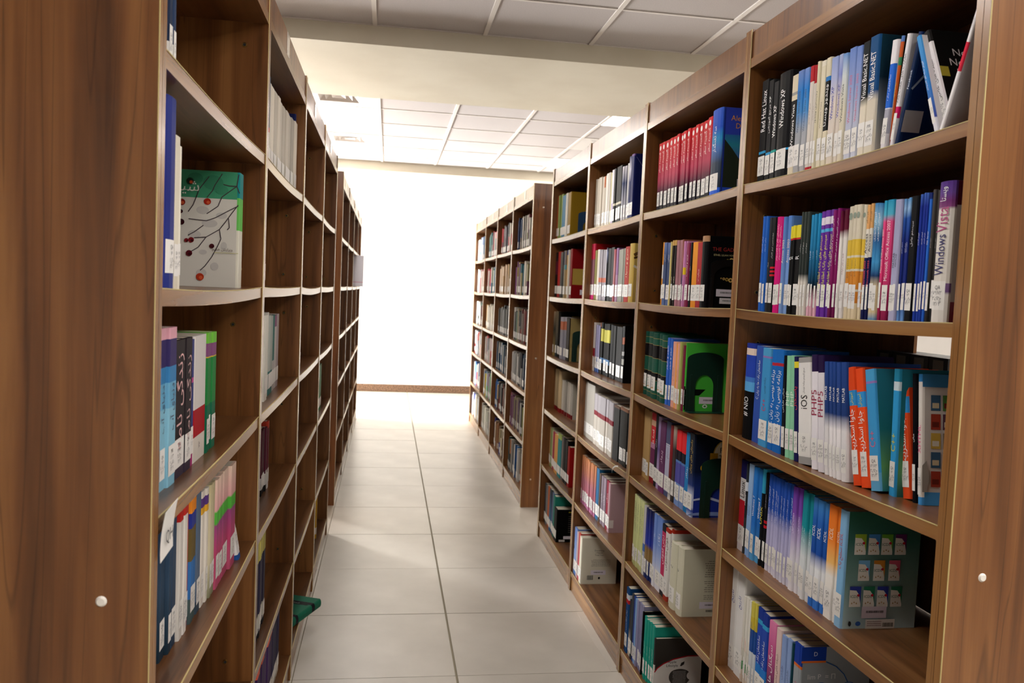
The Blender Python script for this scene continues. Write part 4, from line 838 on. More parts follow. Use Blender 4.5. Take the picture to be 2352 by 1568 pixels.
('L', 1, 4, -0.336, 1.845, 0.054, 0.235, 'ecd0bc@0>e0a8a8@.28>58b444@.3>54b040@.4>9a4a80@.42>c04a70@.7>c45a7a@1', None, 'pink book with green band', {}),
('L', 1, 4, -0.334, 1.8995, 0.0583, 0.235, 'ecd0bc@0>e0a8a8@.28>58b444@.3>54b040@.4>9a4a80@.42>c04a70@.7>c45a7a@1', None, 'pink book with green band', {})]
LEANING=[
('R', 1, 1, 0.955, 1.5212, 0.0198, 0.214, 'f2eef2@.21,2a6cd8@.6,e8ecf4@.61,b0b0be@.83,e8e4e8', ('ساختمان داده', 'e0ecff', 0.42, 0.25, 0.4), 'white blue and grey book leaning right', {'cover': 'plainw', 'lean': 5.0}),
('R', 1, 1, 0.962, 1.5214, 0.0098, 0.219, '6a94dc@.05,e8703c@.18,4aa070@.25,e86a30@.82,d85a28', ('HTML-XML', 'f4e040', 0.5, 0.45, 0.7), 'orange book with yellow capitals leaning right', {'cover': 'plain', 'label': 0, 'lean': 7.0}),
('R', 1, 1, 0.955, 1.4964, 0.0137, 0.216, 'f4f0f4@.62,e0206a@.72,f0ecf2', ('مهارت های هفت گانه', '151515', 0.38, 0.45, 0.75), 'white book with pink block leaning right', {'cover': 'plainw', 'lean': 9.1}),
('R', 1, 1, 0.955, 1.4806, 0.0156, 0.213, '1a2c5c@.12,15294f@1', ('Facebook', 'd8e0f0', 0.4, 0.4, 0.4), 'dark navy book leaning right', {'cover': 'navy', 'label': 0, 'lean': 14.8}),
('R', 1, 1, 0.94, 1.3399, 0.0119, 0.2, '4f9ede@0>3a86d4@.5>4a5ab0@.85>eceaf2@.86>eceaf2@1', ('آموزش شبکه های کامپیوتری', 'ffffff', 0.42, 0.6, 0.5), 'light blue book leaning left', {'cover': 'plainw', 'lean': -21.0}),
('R', 1, 1, 0.955, 1.3247, 0.019, 0.211, '242222@.12,f2eef0@1', ('شبکه های عصبی', '151515', 0.5, 0.55, 0.6), 'white spined black book leaning left', {'cover': 'neural', 'lean': -23.6}),
('R', 1, 1, 0.93, 1.3166, 0.009, 0.193, 'f0ecee@.26,d83048@.5,f0ecee', ('طراحی', 'a0a0a8', 0.1, 0.1, 0.5), 'white book with red band leaning right', {'cover': 'greybar', 'label': 0, 'lean': 21.5}),
('R', 1, 3, 0.965, 1.5417, 0.026, 0.245, 'f05428@.2,3a98dc@.33,f05428@.95,f05428', [('جاوا اسکریپت', 'ffffff', 0.56, 0.4, 0.95), ('آموزش', 'f0e040', 0.27, 0.11, 0.5)], 'orange book with white script next to navy faded books', {'cover': 'orange', 'lean': -12.4}),
('R', 1, 3, 0.97, 1.5167, 0.0301, 0.244, 'f05428@.2,3a98dc@.33,f05428@.95,f05428', [('جاوا اسکریپت', 'ffffff', 0.56, 0.4, 0.95), ('آموزش', 'f0e040', 0.27, 0.11, 0.5)], 'orange book with white script beside thick sky blue book', {'cover': 'orange', 'lean': -12.5}),
('R', 1, 3, 0.975, 1.4864, 0.0342, 0.244, '52aee4@.1,a080c8@.12,46a4e0@.85,6ab4e0', ('C++', 'e06a8a', 0.58, 0.13, 0.6), 'thick sky blue book with teal cover', {'cover': 'teal', 'D': 0.15, 'lean': -11.9}),
('R', 1, 3, 0.989, 1.4625, 0.0241, 0.25, '2a88ac@.1,d8e8f0@.17,3aa4e0@.95,3aa4e0', ('C++', 'ecd83a', 0.58, 0.14, 0.75), 'cyan book with yellow letters behind orange book', {'cover': 'teal', 'yaw': -6, 'D': 0.14, 'lean': -2.8}),
('R', 1, 3, 1.0, 1.428, 0.0293, 0.245, 'f05428@.2,3a98dc@.33,f05428@.95,f05428', [('جاوا اسکریپت', 'ffffff', 0.56, 0.4, 0.95), ('آموزش', 'f0e040', 0.27, 0.11, 0.5)], 'orange book with white script standing pulled forward', {'cover': 'orange', 'yaw': -6, 'lean': -11.6}),
('R', 1, 3, 1.0, 1.4115, 0.0128, 0.246, '14151a', ('مبانی', 'ffffff', 0.5, 0.5, 0.5), 'thin black book behind pulled forward orange book', {'lean': -6.4}),
('R', 1, 3, 1.0, 1.3941, 0.0161, 0.247, '3a86c4@.06,e4dcd4@.94,4a98d8', ('XHTML', 'e0508a', 0.5, 0.26, 0.7), 'white book with picture grid on its cover', {'cover': 'thumbs', 'yaw': -7, 'lean': -7.4}),
('L', 1, 4, -0.322, 1.962, 0.03, 0.245, '3a5a98@.05,f0f0f0@.06,2f6cb0@.2,f0ecea@.95,2a5aa0', None, 'white and blue book leaning against pink books', {'tilt': -10, 'lean': 0.0})]
FAR=[
('R', 4, 1, 0.96, 4.7948, 0.0552, 0.253, 'd2633c', None, 'x', {}),
('R', 4, 1, 0.96, 4.7403, 0.054, 0.253, 'd2633c', None, 'x', {}),
('R', 4, 1, 0.96, 4.687, 0.0528, 0.253, 'b4cc74', None, 'x', {}),
('R', 4, 1, 0.96, 4.6328, 0.0538, 0.253, 'b4cc74', None, 'x', {}),
('R', 4, 1, 0.96, 4.5381, 0.0942, 0.241, '2c8abc', None, 'x', {}),
('R', 4, 1, 0.96, 4.4871, 0.0505, 0.243, 'e4dfd2', None, 'x', {}),
('R', 4, 1, 0.96, 4.4412, 0.0454, 0.243, 'b8902c', None, 'x', {'cover': 'mustard'}),
('R', 4, 1, 0.96, 4.398, 0.0427, 0.243, 'b8902c', None, 'x', {'cover': 'mustard'}),
('R', 4, 2, 0.96, 4.7076, 0.0918, 0.26, '2a1a20@.2,7a2440@.5,1c1418', None, 'x', {}),
('R', 4, 2, 0.96, 4.6187, 0.0884, 0.26, 'cc322a', None, 'x', {}),
('R', 4, 2, 0.96, 4.5541, 0.0641, 0.259, '5a5854@0>3a3a38@1', None, 'x', {}),
('R', 4, 2, 0.96, 4.5016, 0.052, 0.259, '2a3050@.3,6a6a5a', None, 'x', {}),
('R', 4, 2, 0.96, 4.4604, 0.0407, 0.261, '8a7a70@.3,58a8b8@.4,c0a070', None, 'x', {}),
('R', 4, 2, 0.96, 4.416, 0.0439, 0.261, '2a3a80@.1,c8a468', None, 'x', {}),
('R', 4, 2, 0.96, 4.3842, 0.0313, 0.263, 'd8cfc0', None, 'x', {}),
('R', 4, 2, 0.96, 4.3318, 0.0519, 0.263, '8a1518', None, 'x', {'cover': 'redgold'}),
('R', 4, 3, 0.965, 4.875, 0.0634, 0.29, '8a3a22', None, 'x', {'cover': 'redcov'}),
('R', 4, 3, 0.967, 4.7926, 0.0819, 0.259, '6a1c20@.4,2a3038', None, 'x', {}),
('R', 4, 3, 0.969, 4.7327, 0.0593, 0.259, 'b8a080@0>4a4a44@.4>c0a060@1', None, 'x', {}),
('R', 4, 3, 0.971, 4.6841, 0.0482, 0.259, '8a7a60@0>3a4a50@1', None, 'x', {}),
('R', 4, 3, 0.973, 4.6457, 0.0379, 0.259, '161616', None, 'x', {'cover': 'plain'}),
('R', 4, 3, 0.974, 4.608, 0.0372, 0.259, '161616', None, 'x', {'cover': 'plain'}),
('R', 4, 3, 0.976, 4.535, 0.0725, 0.237, 'b4b2bc@.1,c07050@.3,9a98a4@1', None, 'x', {}),
('R', 4, 3, 0.978, 4.482, 0.0525, 0.237, 'b4b2bc@.1,c07050@.3,9a98a4@1', None, 'x', {}),
('R', 4, 3, 0.981, 4.4028, 0.0786, 0.235, '2a1f1a', None, 'x', {'cover': 'beige'}),
('R', 4, 4, 0.981, 4.8939, 0.0517, 0.237, '6c737a', None, 'x', {}),
('R', 4, 4, 0.983, 4.843, 0.0504, 0.237, '6c737a', None, 'x', {}),
('R', 4, 4, 0.985, 4.7932, 0.0492, 0.237, '6c737a', None, 'x', {}),
('R', 4, 4, 0.987, 4.7255, 0.0672, 0.239, 'd0b890@.9,8a2020', None, 'x', {'label': 0}),
('R', 4, 4, 0.99, 4.6599, 0.0651, 0.239, 'd0b890@.9,8a2020', None, 'x', {'label': 0}),
('R', 4, 4, 0.993, 4.5964, 0.063, 0.239, 'd0b890@.9,8a2020', None, 'x', {'label': 0}),
('R', 4, 4, 0.995, 4.5573, 0.0386, 0.194, 'd4ccc0@.88,8a2424', None, 'x', {'label': 0, 'cover': 'creamy'}),
('R', 4, 4, 0.997, 4.5189, 0.038, 0.194, 'd4ccc0@.88,8a2424', None, 'x', {'label': 0, 'cover': 'creamy'}),
('R', 4, 4, 0.998, 4.4812, 0.0372, 0.194, 'd4ccc0@.88,8a2424', None, 'x', {'label': 0, 'cover': 'creamy'}),
('R', 4, 4, 1.0, 4.4441, 0.0365, 0.194, 'd4ccc0@.88,8a2424', None, 'x', {'label': 0, 'cover': 'creamy'}),
('R', 4, 4, 1.002, 4.4046, 0.0391, 0.194, 'd4ccc0@.88,8a2424', None, 'x', {'label': 0, 'cover': 'creamy'}),
('R', 4, 4, 1.004, 4.3607, 0.0434, 0.194, 'd4ccc0@.88,8a2424', None, 'x', {'label': 0, 'cover': 'creamy'}),
('R', 4, 5, 0.972, 4.8338, 0.0431, 0.222, 'c0b890', None, 'x', {}),
('R', 4, 5, 0.972, 4.7909, 0.0424, 0.222, 'd8c060', None, 'x', {}),
('R', 4, 5, 0.971, 4.7348, 0.0556, 0.222, 'e0a070', None, 'x', {}),
('R', 4, 5, 0.971, 4.6935, 0.0408, 0.222, 'a8b878', None, 'x', {}),
('R', 4, 5, 0.971, 4.6528, 0.0402, 0.222, 'd8d0a8', None, 'x', {}),
('R', 4, 5, 0.971, 4.5865, 0.0659, 0.222, 'c04a60', None, 'x', {}),
('R', 4, 5, 0.97, 4.4965, 0.0895, 0.222, 'e0a860', None, 'x', {}),
('R', 4, 5, 0.97, 4.408, 0.088, 0.241, 'a8c068@.12,2a8a90', None, 'x', {}),
('R', 4, 5, 0.969, 4.3589, 0.0486, 0.239, '7a706c', None, 'x', {}),
('R', 4, 5, 0.969, 4.3093, 0.049, 0.239, '1c1a1a', None, 'x', {}),
('R', 4, 5, 0.969, 4.2483, 0.0606, 0.239, '1c1a1a', None, 'x', {}),
('R', 4, 5, 0.968, 4.1997, 0.0481, 0.213, 'a81c1c', None, 'x', {'cover': 'plainred'}),
('R', 4, 6, 0.959, 4.7242, 0.0604, 0.229, '5a6068@0>2a2c30@1', None, 'x', {}),
('R', 4, 6, 0.958, 4.6647, 0.059, 0.229, '8a8c90', None, 'x', {}),
('R', 4, 6, 0.957, 4.6005, 0.0637, 0.238, 'cc7044', None, 'x', {}),
('R', 4, 6, 0.956, 4.5536, 0.0464, 0.235, '3a4048@0>4a80b0@1', None, 'x', {}),
('R', 4, 6, 0.955, 4.5132, 0.0399, 0.235, '23262c@0>4a78a8@1', None, 'x', {}),
('R', 4, 6, 0.954, 4.4678, 0.0449, 0.235, '5a6c8c', None, 'x', {}),
('R', 4, 6, 0.954, 4.4205, 0.0469, 0.235, '2a8a78', None, 'x', {}),
('R', 4, 6, 0.952, 4.3457, 0.0742, 0.183, '161616', None, 'x', {'cover': 'plain'}),
('L', 2, 1, -0.335, 2.2745, 0.0813, 0.245, '2f4560@.55,c02838@.6,e0dcd6@1', None, 'x', {}),
('L', 2, 1, -0.335, 2.3563, 0.0538, 0.239, 'e6dfd0', None, 'x', {}),
('L', 2, 1, -0.335, 2.4106, 0.0564, 0.238, 'ded5c4@0>e6dece@1', None, 'x', {}),
('L', 2, 1, -0.335, 2.4676, 0.0593, 0.238, 'ded5c4@0>e6dece@1', None, 'x', {}),
('L', 2, 1, -0.335, 2.5273, 0.0543, 0.238, 'ded5c4@0>e6dece@1', None, 'x', {}),
('L', 2, 1, -0.335, 2.5821, 0.0595, 0.238, 'ded5c4@0>e6dece@1', None, 'x', {}),
('L', 2, 1, -0.335, 2.6421, 0.0624, 0.238, 'ded5c4@0>e6dece@1', None, 'x', {}),
('L', 2, 1, -0.335, 2.705, 0.0685, 0.238, 'ded5c4@0>e6dece@1', None, 'x', {}),
('L', 2, 1, -0.335, 2.774, 0.069, 0.238, 'ded5c4@0>e6dece@1', None, 'x', {}),
('L', 2, 1, -0.335, 2.8435, 0.0792, 0.238, 'ded5c4@0>e6dece@1', None, 'x', {}),
('L', 2, 1, -0.335, 2.9232, 0.0735, 0.238, 'ded5c4@0>e6dece@1', None, 'x', {}),
('L', 2, 1, -0.335, 2.9972, 0.0558, 0.277, '2c3478', None, 'x', {}),
('L', 2, 1, -0.335, 3.0535, 0.0796, 0.271, 'dcd4c8', None, 'x', {}),
('L', 2, 2, -0.335, 2.2653, 0.0587, 0.201, '1f4a48@.72,e0dcd0@.9,1f3a48', None, 'x', {}),
('L', 2, 2, -0.335, 2.3245, 0.0407, 0.2, 'ded8cc', None, 'x', {}),
('L', 2, 3, -0.333, 2.2387, 0.0469, 0.245, 'd8c8d0@.2,25407e@.7,e8dcd0', None, 'x', {}),
('L', 2, 3, -0.334, 2.286, 0.0514, 0.245, 'd8c8d0@.2,25407e@.7,e8dcd0', None, 'x', {}),
('L', 2, 3, -0.336, 2.3379, 0.0425, 0.238, 'ecd0a8', None, 'x', {}),
('L', 2, 3, -0.338, 2.3809, 0.0587, 0.246, 'e6e4d8', None, 'x', {}),
('L', 2, 3, -0.34, 2.4402, 0.0717, 0.246, 'e6e4d8', None, 'x', {}),
('L', 2, 3, -0.342, 2.5123, 0.0453, 0.238, 'b0b8b0@.7,22706c', None, 'x', {}),
('L', 2, 3, -0.343, 2.5581, 0.0537, 0.238, 'b0b8b0@.7,22706c', None, 'x', {}),
('L', 2, 3, -0.345, 2.6123, 0.0594, 0.238, '2a8078@.6,e0dcd6', None, 'x', {}),
('L', 2, 3, -0.346, 2.6722, 0.0616, 0.233, '9a5a88@.15,e4dcd8', None, 'x', {}),
('L', 2, 3, -0.348, 2.7343, 0.0524, 0.233, 'c8b8b8', None, 'x', {}),
('L', 2, 4, -0.366, 2.4969, 0.032, 0.201, '5a2434@.72,ece6e2@.9,1a1a1a', None, 'x', {}),
('L', 2, 4, -0.365, 2.5294, 0.033, 0.201, '5a2434@.72,ece6e2@.9,1a1a1a', None, 'x', {}),
('L', 2, 4, -0.365, 2.5629, 0.034, 0.201, '5a2434@.72,ece6e2@.9,1a1a1a', None, 'x', {}),
('L', 2, 4, -0.364, 2.5974, 0.0348, 0.201, '5a2434@.72,ece6e2@.9,1a1a1a', None, 'x', {}),
('L', 2, 4, -0.363, 2.6327, 0.0318, 0.201, '5a2434@.72,ece6e2@.9,1a1a1a', None, 'x', {}),
('L', 2, 4, -0.362, 2.6651, 0.0338, 0.216, 'c04030@.1,6a2434@.75,ece6e2', None, 'x', {}),
('L', 2, 5, -0.335, 2.3338, 0.0335, 0.279, 'dcd070@.2,2a2644@.75,e4dfcc@.9,1a1a24', None, 'x', {}),
('L', 2, 5, -0.335, 2.3678, 0.0325, 0.279, 'dcd070@.2,2a2644@.75,e4dfcc@.9,1a1a24', None, 'x', {}),
('L', 2, 5, -0.335, 2.4008, 0.0332, 0.279, 'dcd070@.2,2a2644@.75,e4dfcc@.9,1a1a24', None, 'x', {}),
('L', 2, 5, -0.335, 2.4345, 0.0336, 0.279, 'dcd070@.2,2a2644@.75,e4dfcc@.9,1a1a24', None, 'x', {}),
('L', 2, 5, -0.335, 2.4686, 0.0447, 0.279, 'dcd070@.2,2a2644@.75,e4dfcc@.9,1a1a24', None, 'x', {}),
('L', 2, 6, -0.335, 2.3742, 0.0524, 0.232, 'e86a50@.08,42285a@.8,e8e0d0', None, 'x', {}),
('L', 2, 6, -0.335, 2.4271, 0.0549, 0.232, 'e86a50@.08,42285a@.8,e8e0d0', None, 'x', {}),
('L', 2, 6, -0.335, 2.4825, 0.0575, 0.232, 'e86a50@.08,42285a@.8,e8e0d0', None, 'x', {}),
('L', 2, 6, -0.335, 2.5404, 0.0603, 0.232, 'e86a50@.08,42285a@.8,e8e0d0', None, 'x', {}),
('L', 2, 6, -0.335, 2.6012, 0.0633, 0.232, 'e86a50@.08,42285a@.8,e8e0d0', None, 'x', {}),
('L', 2, 6, -0.335, 2.6649, 0.0608, 0.232, 'e86a50@.08,42285a@.8,e8e0d0', None, 'x', {}),
('L', 2, 6, -0.335, 2.7262, 0.0577, 0.249, '3aa070@.06,2e2a50@.8,e8e0d0', None, 'x', {}),
('L', 2, 6, -0.335, 2.7845, 0.0603, 0.249, '3aa070@.06,2e2a50@.8,e8e0d0', None, 'x', {}),
('L', 2, 6, -0.335, 2.8453, 0.063, 0.249, '3aa070@.06,2e2a50@.8,e8e0d0', None, 'x', {}),
('L', 3, 3, -0.335, 3.2287, 0.0671, 0.236, '7a4a70@.1,d8dce0', None, 'x', {}),
('L', 3, 3, -0.335, 3.2963, 0.0703, 0.235, '3a6a88', None, 'x', {}),
('L', 4, 4, -0.335, 4.2763, 0.1552, 0.235, '2a7a3c@.75,e0dcd0@.93,2a7a3c', None, 'x', {})]


# ------------------------------------------------------------------ the room
def room():
    fl = MB()
    fl.box(XW0, XW1, Y0, YWALL + .1, -.06, -.004)
    f = wpart('floor', fl, [GROUT], None)
    tag(f, 'pale grey porcelain tiled floor of the aisle', 'floor', None, 'structure')
    xs = [.30 + .6 * k for k in range(-3, 4)]
    ys = [3.617 + .6 * k for k in range(-8, 14)]
    tm = MB()
    tm.box(.002, .598, .002, .598, -.012, 0)
    tme = tm.mesh('floor_tile', [FLOOR_T])
    for i, x in enumerate(xs[:-1]):
        for y in ys[:-1]:
            dx = .005 if i == 3 else 0
            o = obj('tile', tme, f, (x + dx, y, RND.uniform(-.0006, .0002)))
            if y + .6 > YWALL:
                o.scale.y = (YWALL - y) / .6
    # remaining floor away from the aisle
    m = MB()
    for x0, x1, y0, y1 in ((XW0, xs[0], Y0, YWALL), (xs[-1], XW1, Y0, YWALL), (xs[0], xs[-1], Y0, ys[0])):
        m.box(x0, x1, y0, y1, -.012, -.0005)
    wpart('side_floor', m, [FLOOR_T], f)

    # far wall, side walls, wall behind the camera
    m = MB()
    m.box(XW0 - .1, XW1 + .1, YWALL, YWALL + .12, 0, ZC + .1)
    tag(wpart('wall_far', m, [WALL], None), 'bright white end wall of the aisle', 'wall', None, 'structure')
    m = MB()
    m.box(XW0 - .12, XW0, Y0, WIN[0], 0, ZC + .1)
    m.box(XW0 - .12, XW0, WIN[1], YWALL, 0, ZC + .1)
    m.box(XW0 - .12, XW0, WIN[0], WIN[1], 0, WIN[2])
    m.box(XW0 - .12, XW0, WIN[0], WIN[1], WIN[3], ZC + .1)
    tag(wpart('wall_left', m, [WALL], None), 'white side wall with tall window', 'wall', None, 'structure')
    m = MB()
    m.box(XW1, XW1 + .12, Y0, YWALL, 0, ZC + .1)
    tag(wpart('wall_right', m, [WALL], None), 'white side wall beyond the right bookcases', 'wall', None, 'structure')
    m = MB()
    m.box(XW0 - .1, XW1 + .1, Y0 - .12, Y0, 0, ZC + .1)
    tag(wpart('wall_near', m, [WALL], None), 'white wall behind the viewer', 'wall', None, 'structure')
    m = MB()
    y0, y1, z0, z1 = WIN
    for a, b, c, d in ((y0, y1, z0, z0 + .05), (y0, y1, z1 - .05, z1), (y0, y0 + .05, z0, z1), (y1 - .05, y1, z0, z1), ((y0 + y1) / 2 - .025, (y0 + y1) / 2 + .025, z0, z1)):
        m.box(XW0 - .09, XW0 - .03, a, b, c, d)
    tag(wpart('window_1', m, [WHITE_METAL], None), 'white framed tall window at the end of the left wall', 'window', None, 'structure')
    # skirting
    m = MB()
    m.box(XW0, XW1, YWALL - .016, YWALL, 0, .1)
    tag(wpart('baseboard_far', m, [GRANITE], None), 'brown speckled granite skirting under the end wall', 'baseboard', None, 'structure')

    # ceiling: slab, two dropped beams, boards in a white grid
    m = MB()
    m.box(XW0 - .1, XW1 + .1, Y0 - .1, YWALL + .1, ZC + .05, ZC + .15)
    c = wpart('ceiling', m, [WALL], None)
    tag(c, 'suspended ceiling of square boards in a white grid', 'ceiling', None, 'structure')
    m = MB()
    m.box(XW0, XW1, BEAM1[0], BEAM1[1], ZB, ZC + .05)
    tag(wpart('trim_1', m, [BEAM], None), 'wide cream plaster beam crossing the ceiling', 'beam', None, 'structure')
    m = MB()
    m.box(XW0, XW1, BEAM2, YWALL, ZB, ZC + .05)
    tag(wpart('trim_2', m, [BEAM], None), 'cream plaster beam beside the end wall', 'beam', None, 'structure')
    lines_x = [-.12 + .6 * k for k in range(-8, 8)]
    rows = [4.65 - .6 * k for k in range(13, -1, -1)]
    far_rows = [5.58 + .6 * k for k in range(7)] + [BEAM2]
    lights = {(0, 1): 1}
    tm = MB()
    tm.box(.012, .588, .012, .588, 0, .014)
    tme = tm.mesh('ceiling_board', [TILE_C])
    special = {}
    # lit panels and air vents, by (column x, row y)
    for x, y in LIT:
        special[(round(x, 2), round(y, 2))] = 'light'
    for x, y in VENTS:
        special[(round(x, 2), round(y, 2))] = 'vent'
    for x in lines_x[:-1]:
        for grid in (rows, far_rows):
            for a, b in zip(grid[:-1], grid[1:]):
                k = special.get((round(x, 2), round(a, 2)))
                if k:
                    continue
                o = obj('board', tme, c, (x, a, ZC))
                if b - a < .59:
                    o.scale.y = (b - a) / .6
    bar = MB()
    for x in lines_x:
        m = MB()
        m.box(x - .012, x + .012, Y0, BEAM1[0], ZC - .006, ZC + .02)
        wpart('main_rail', m, [TBAR], c)
        m = MB()
        m.box(x - .012, x + .012, BEAM1[1] - .002, BEAM2, ZC - .006, ZC + .02)
        wpart('main_rail', m, [TBAR], c)
    for y in rows + far_rows[1:-1]:
        m = MB()
        m.box(XW0, XW1, y - .0085, y + .0085, ZC - .004, ZC + .018)
        wpart('cross_rail', m, [TBAR], c)


LIT = [(-.12 - .6, 6.78), (-.12 - .6, 8.58), (1.68, 6.18), (1.68, 8.58),
       (-.72, 2.85), (-.72, 1.05), (1.68, 2.25), (1.68, .45), (1.68, -1.35), (1.08, -.75), (.48, -.75),  # unseen panels; those off the light columns are added to brighten the near right
       (3.48, 1.65), (3.48, 4.05), (3.48, 7.38)]  # unseen panels added to brighten the wall seen past the back board gap
VENTS = [(-.72, 6.18), (-.72, 7.98), (1.68, 7.38)]
LIT_LABEL = {0: 'lit square ceiling panel above the left bookcases, nearer one', 1: 'lit square ceiling panel above the left bookcases, far one',
             2: 'lit square ceiling panel above the right bookcases, nearer one', 3: 'lit square ceiling panel above the right bookcases, far one'}


def ceiling_things():
    d = MB()
    d.box(-.285, .285, -.285, .285, -.003, .004)
    dm = d.mesh('diffuser', [LED])
    fr = MB()
    for a, b, c_, e in ((-.297, .297, -.297, -.285), (-.297, .297, .285, .297), (-.297, -.285, -.285, .285), (.285, .297, -.285, .285)):
        fr.box(a, b, c_, e, -.006, .01)
    fm = fr.mesh('frame', [WHITE_METAL])
    for i, (x, y) in enumerate(LIT):
        r = root('ceiling_light', (x + .3, y + .3, ZC), LIT_LABEL.get(i, 'lit square ceiling panel out of view, %s along its row' % ordinal(i - 3)), 'ceiling light', 'square ceiling light panels')
        obj('diffuser', dm, r)
        obj('frame', fm, r)
    # square air diffusers: plate, dark slot and nested cones
    pl = MB()
    for a, b, c_, e in ((-.29, .29, -.29, -.15), (-.29, .29, .15, .29), (-.29, -.15, -.15, .15), (.15, .29, -.15, .15)):
        pl.box(a, b, c_, e, -.004, .004)
    pm = pl.mesh('plate', [WHITE_METAL])
    cone = MB()
    for r0, r1, z0, z1 in ((.15, .105, -.004, .035), (.10, .055, -.002, .035), (.05, .0, .0, .02)):
        for k in range(4):
            a0, a1 = math.pi / 4 + k * math.pi / 2, math.pi / 4 + (k + 1) * math.pi / 2
            q = 2 ** .5
            p = lambda r, a, z: (r * q * math.cos(a), r * q * math.sin(a), z)
            cone.face([p(r0, a1, z0), p(r0, a0, z0), p(r1, a0, z1), p(r1, a1, z1)])
    cm = cone.mesh('louvre', [WHITE_METAL])
    sl = MB()
    sl.box(-.16, .16, -.16, .16, .03, .04)
    sm = sl.mesh('duct', [flat('duct_dark', '8a8480', .8)])
    sl = MB()
    sl.box(-.19, .19, -.212, -.2, -.005, -.003)
    sm2 = sl.mesh('slot', [flat('duct_grey', '8e8884', .8)])
    names = ['square white air vent above left bookcases, nearer one', 'square white air vent above left bookcases, far one', 'white air vent plate above the right bookcases']
    for i, (x, y) in enumerate(VENTS):
        r = root('air_vent', (x + .3, y + .3, ZC), names[i], 'air vent', 'square ceiling air vents')
        obj('plate', pm, r)
        obj('louvre', cm, r)
        obj('duct', sm, r)
        obj('slot', sm2, r)


# ------------------------------------------------------------------ bookcases
SAG = {}


def bay_range(side, bay):
    Y = YR if side == 'R' else YL
    i = bay - 1 if bay <= 4 else bay
    return Y[i] + .018, Y[i + 1] - .018


def sag_at(side, bay, row, y):
    if row == 6:
        return 0
    a, b = bay_range(side, bay)
    s = SAG.setdefault((side, bay, row), random.Random(hash((side == 'R', bay, row))).uniform(.003, .008))
    u = (y - a) / (b - a) * 2 - 1
    return s * max(0, 1 - u * u)


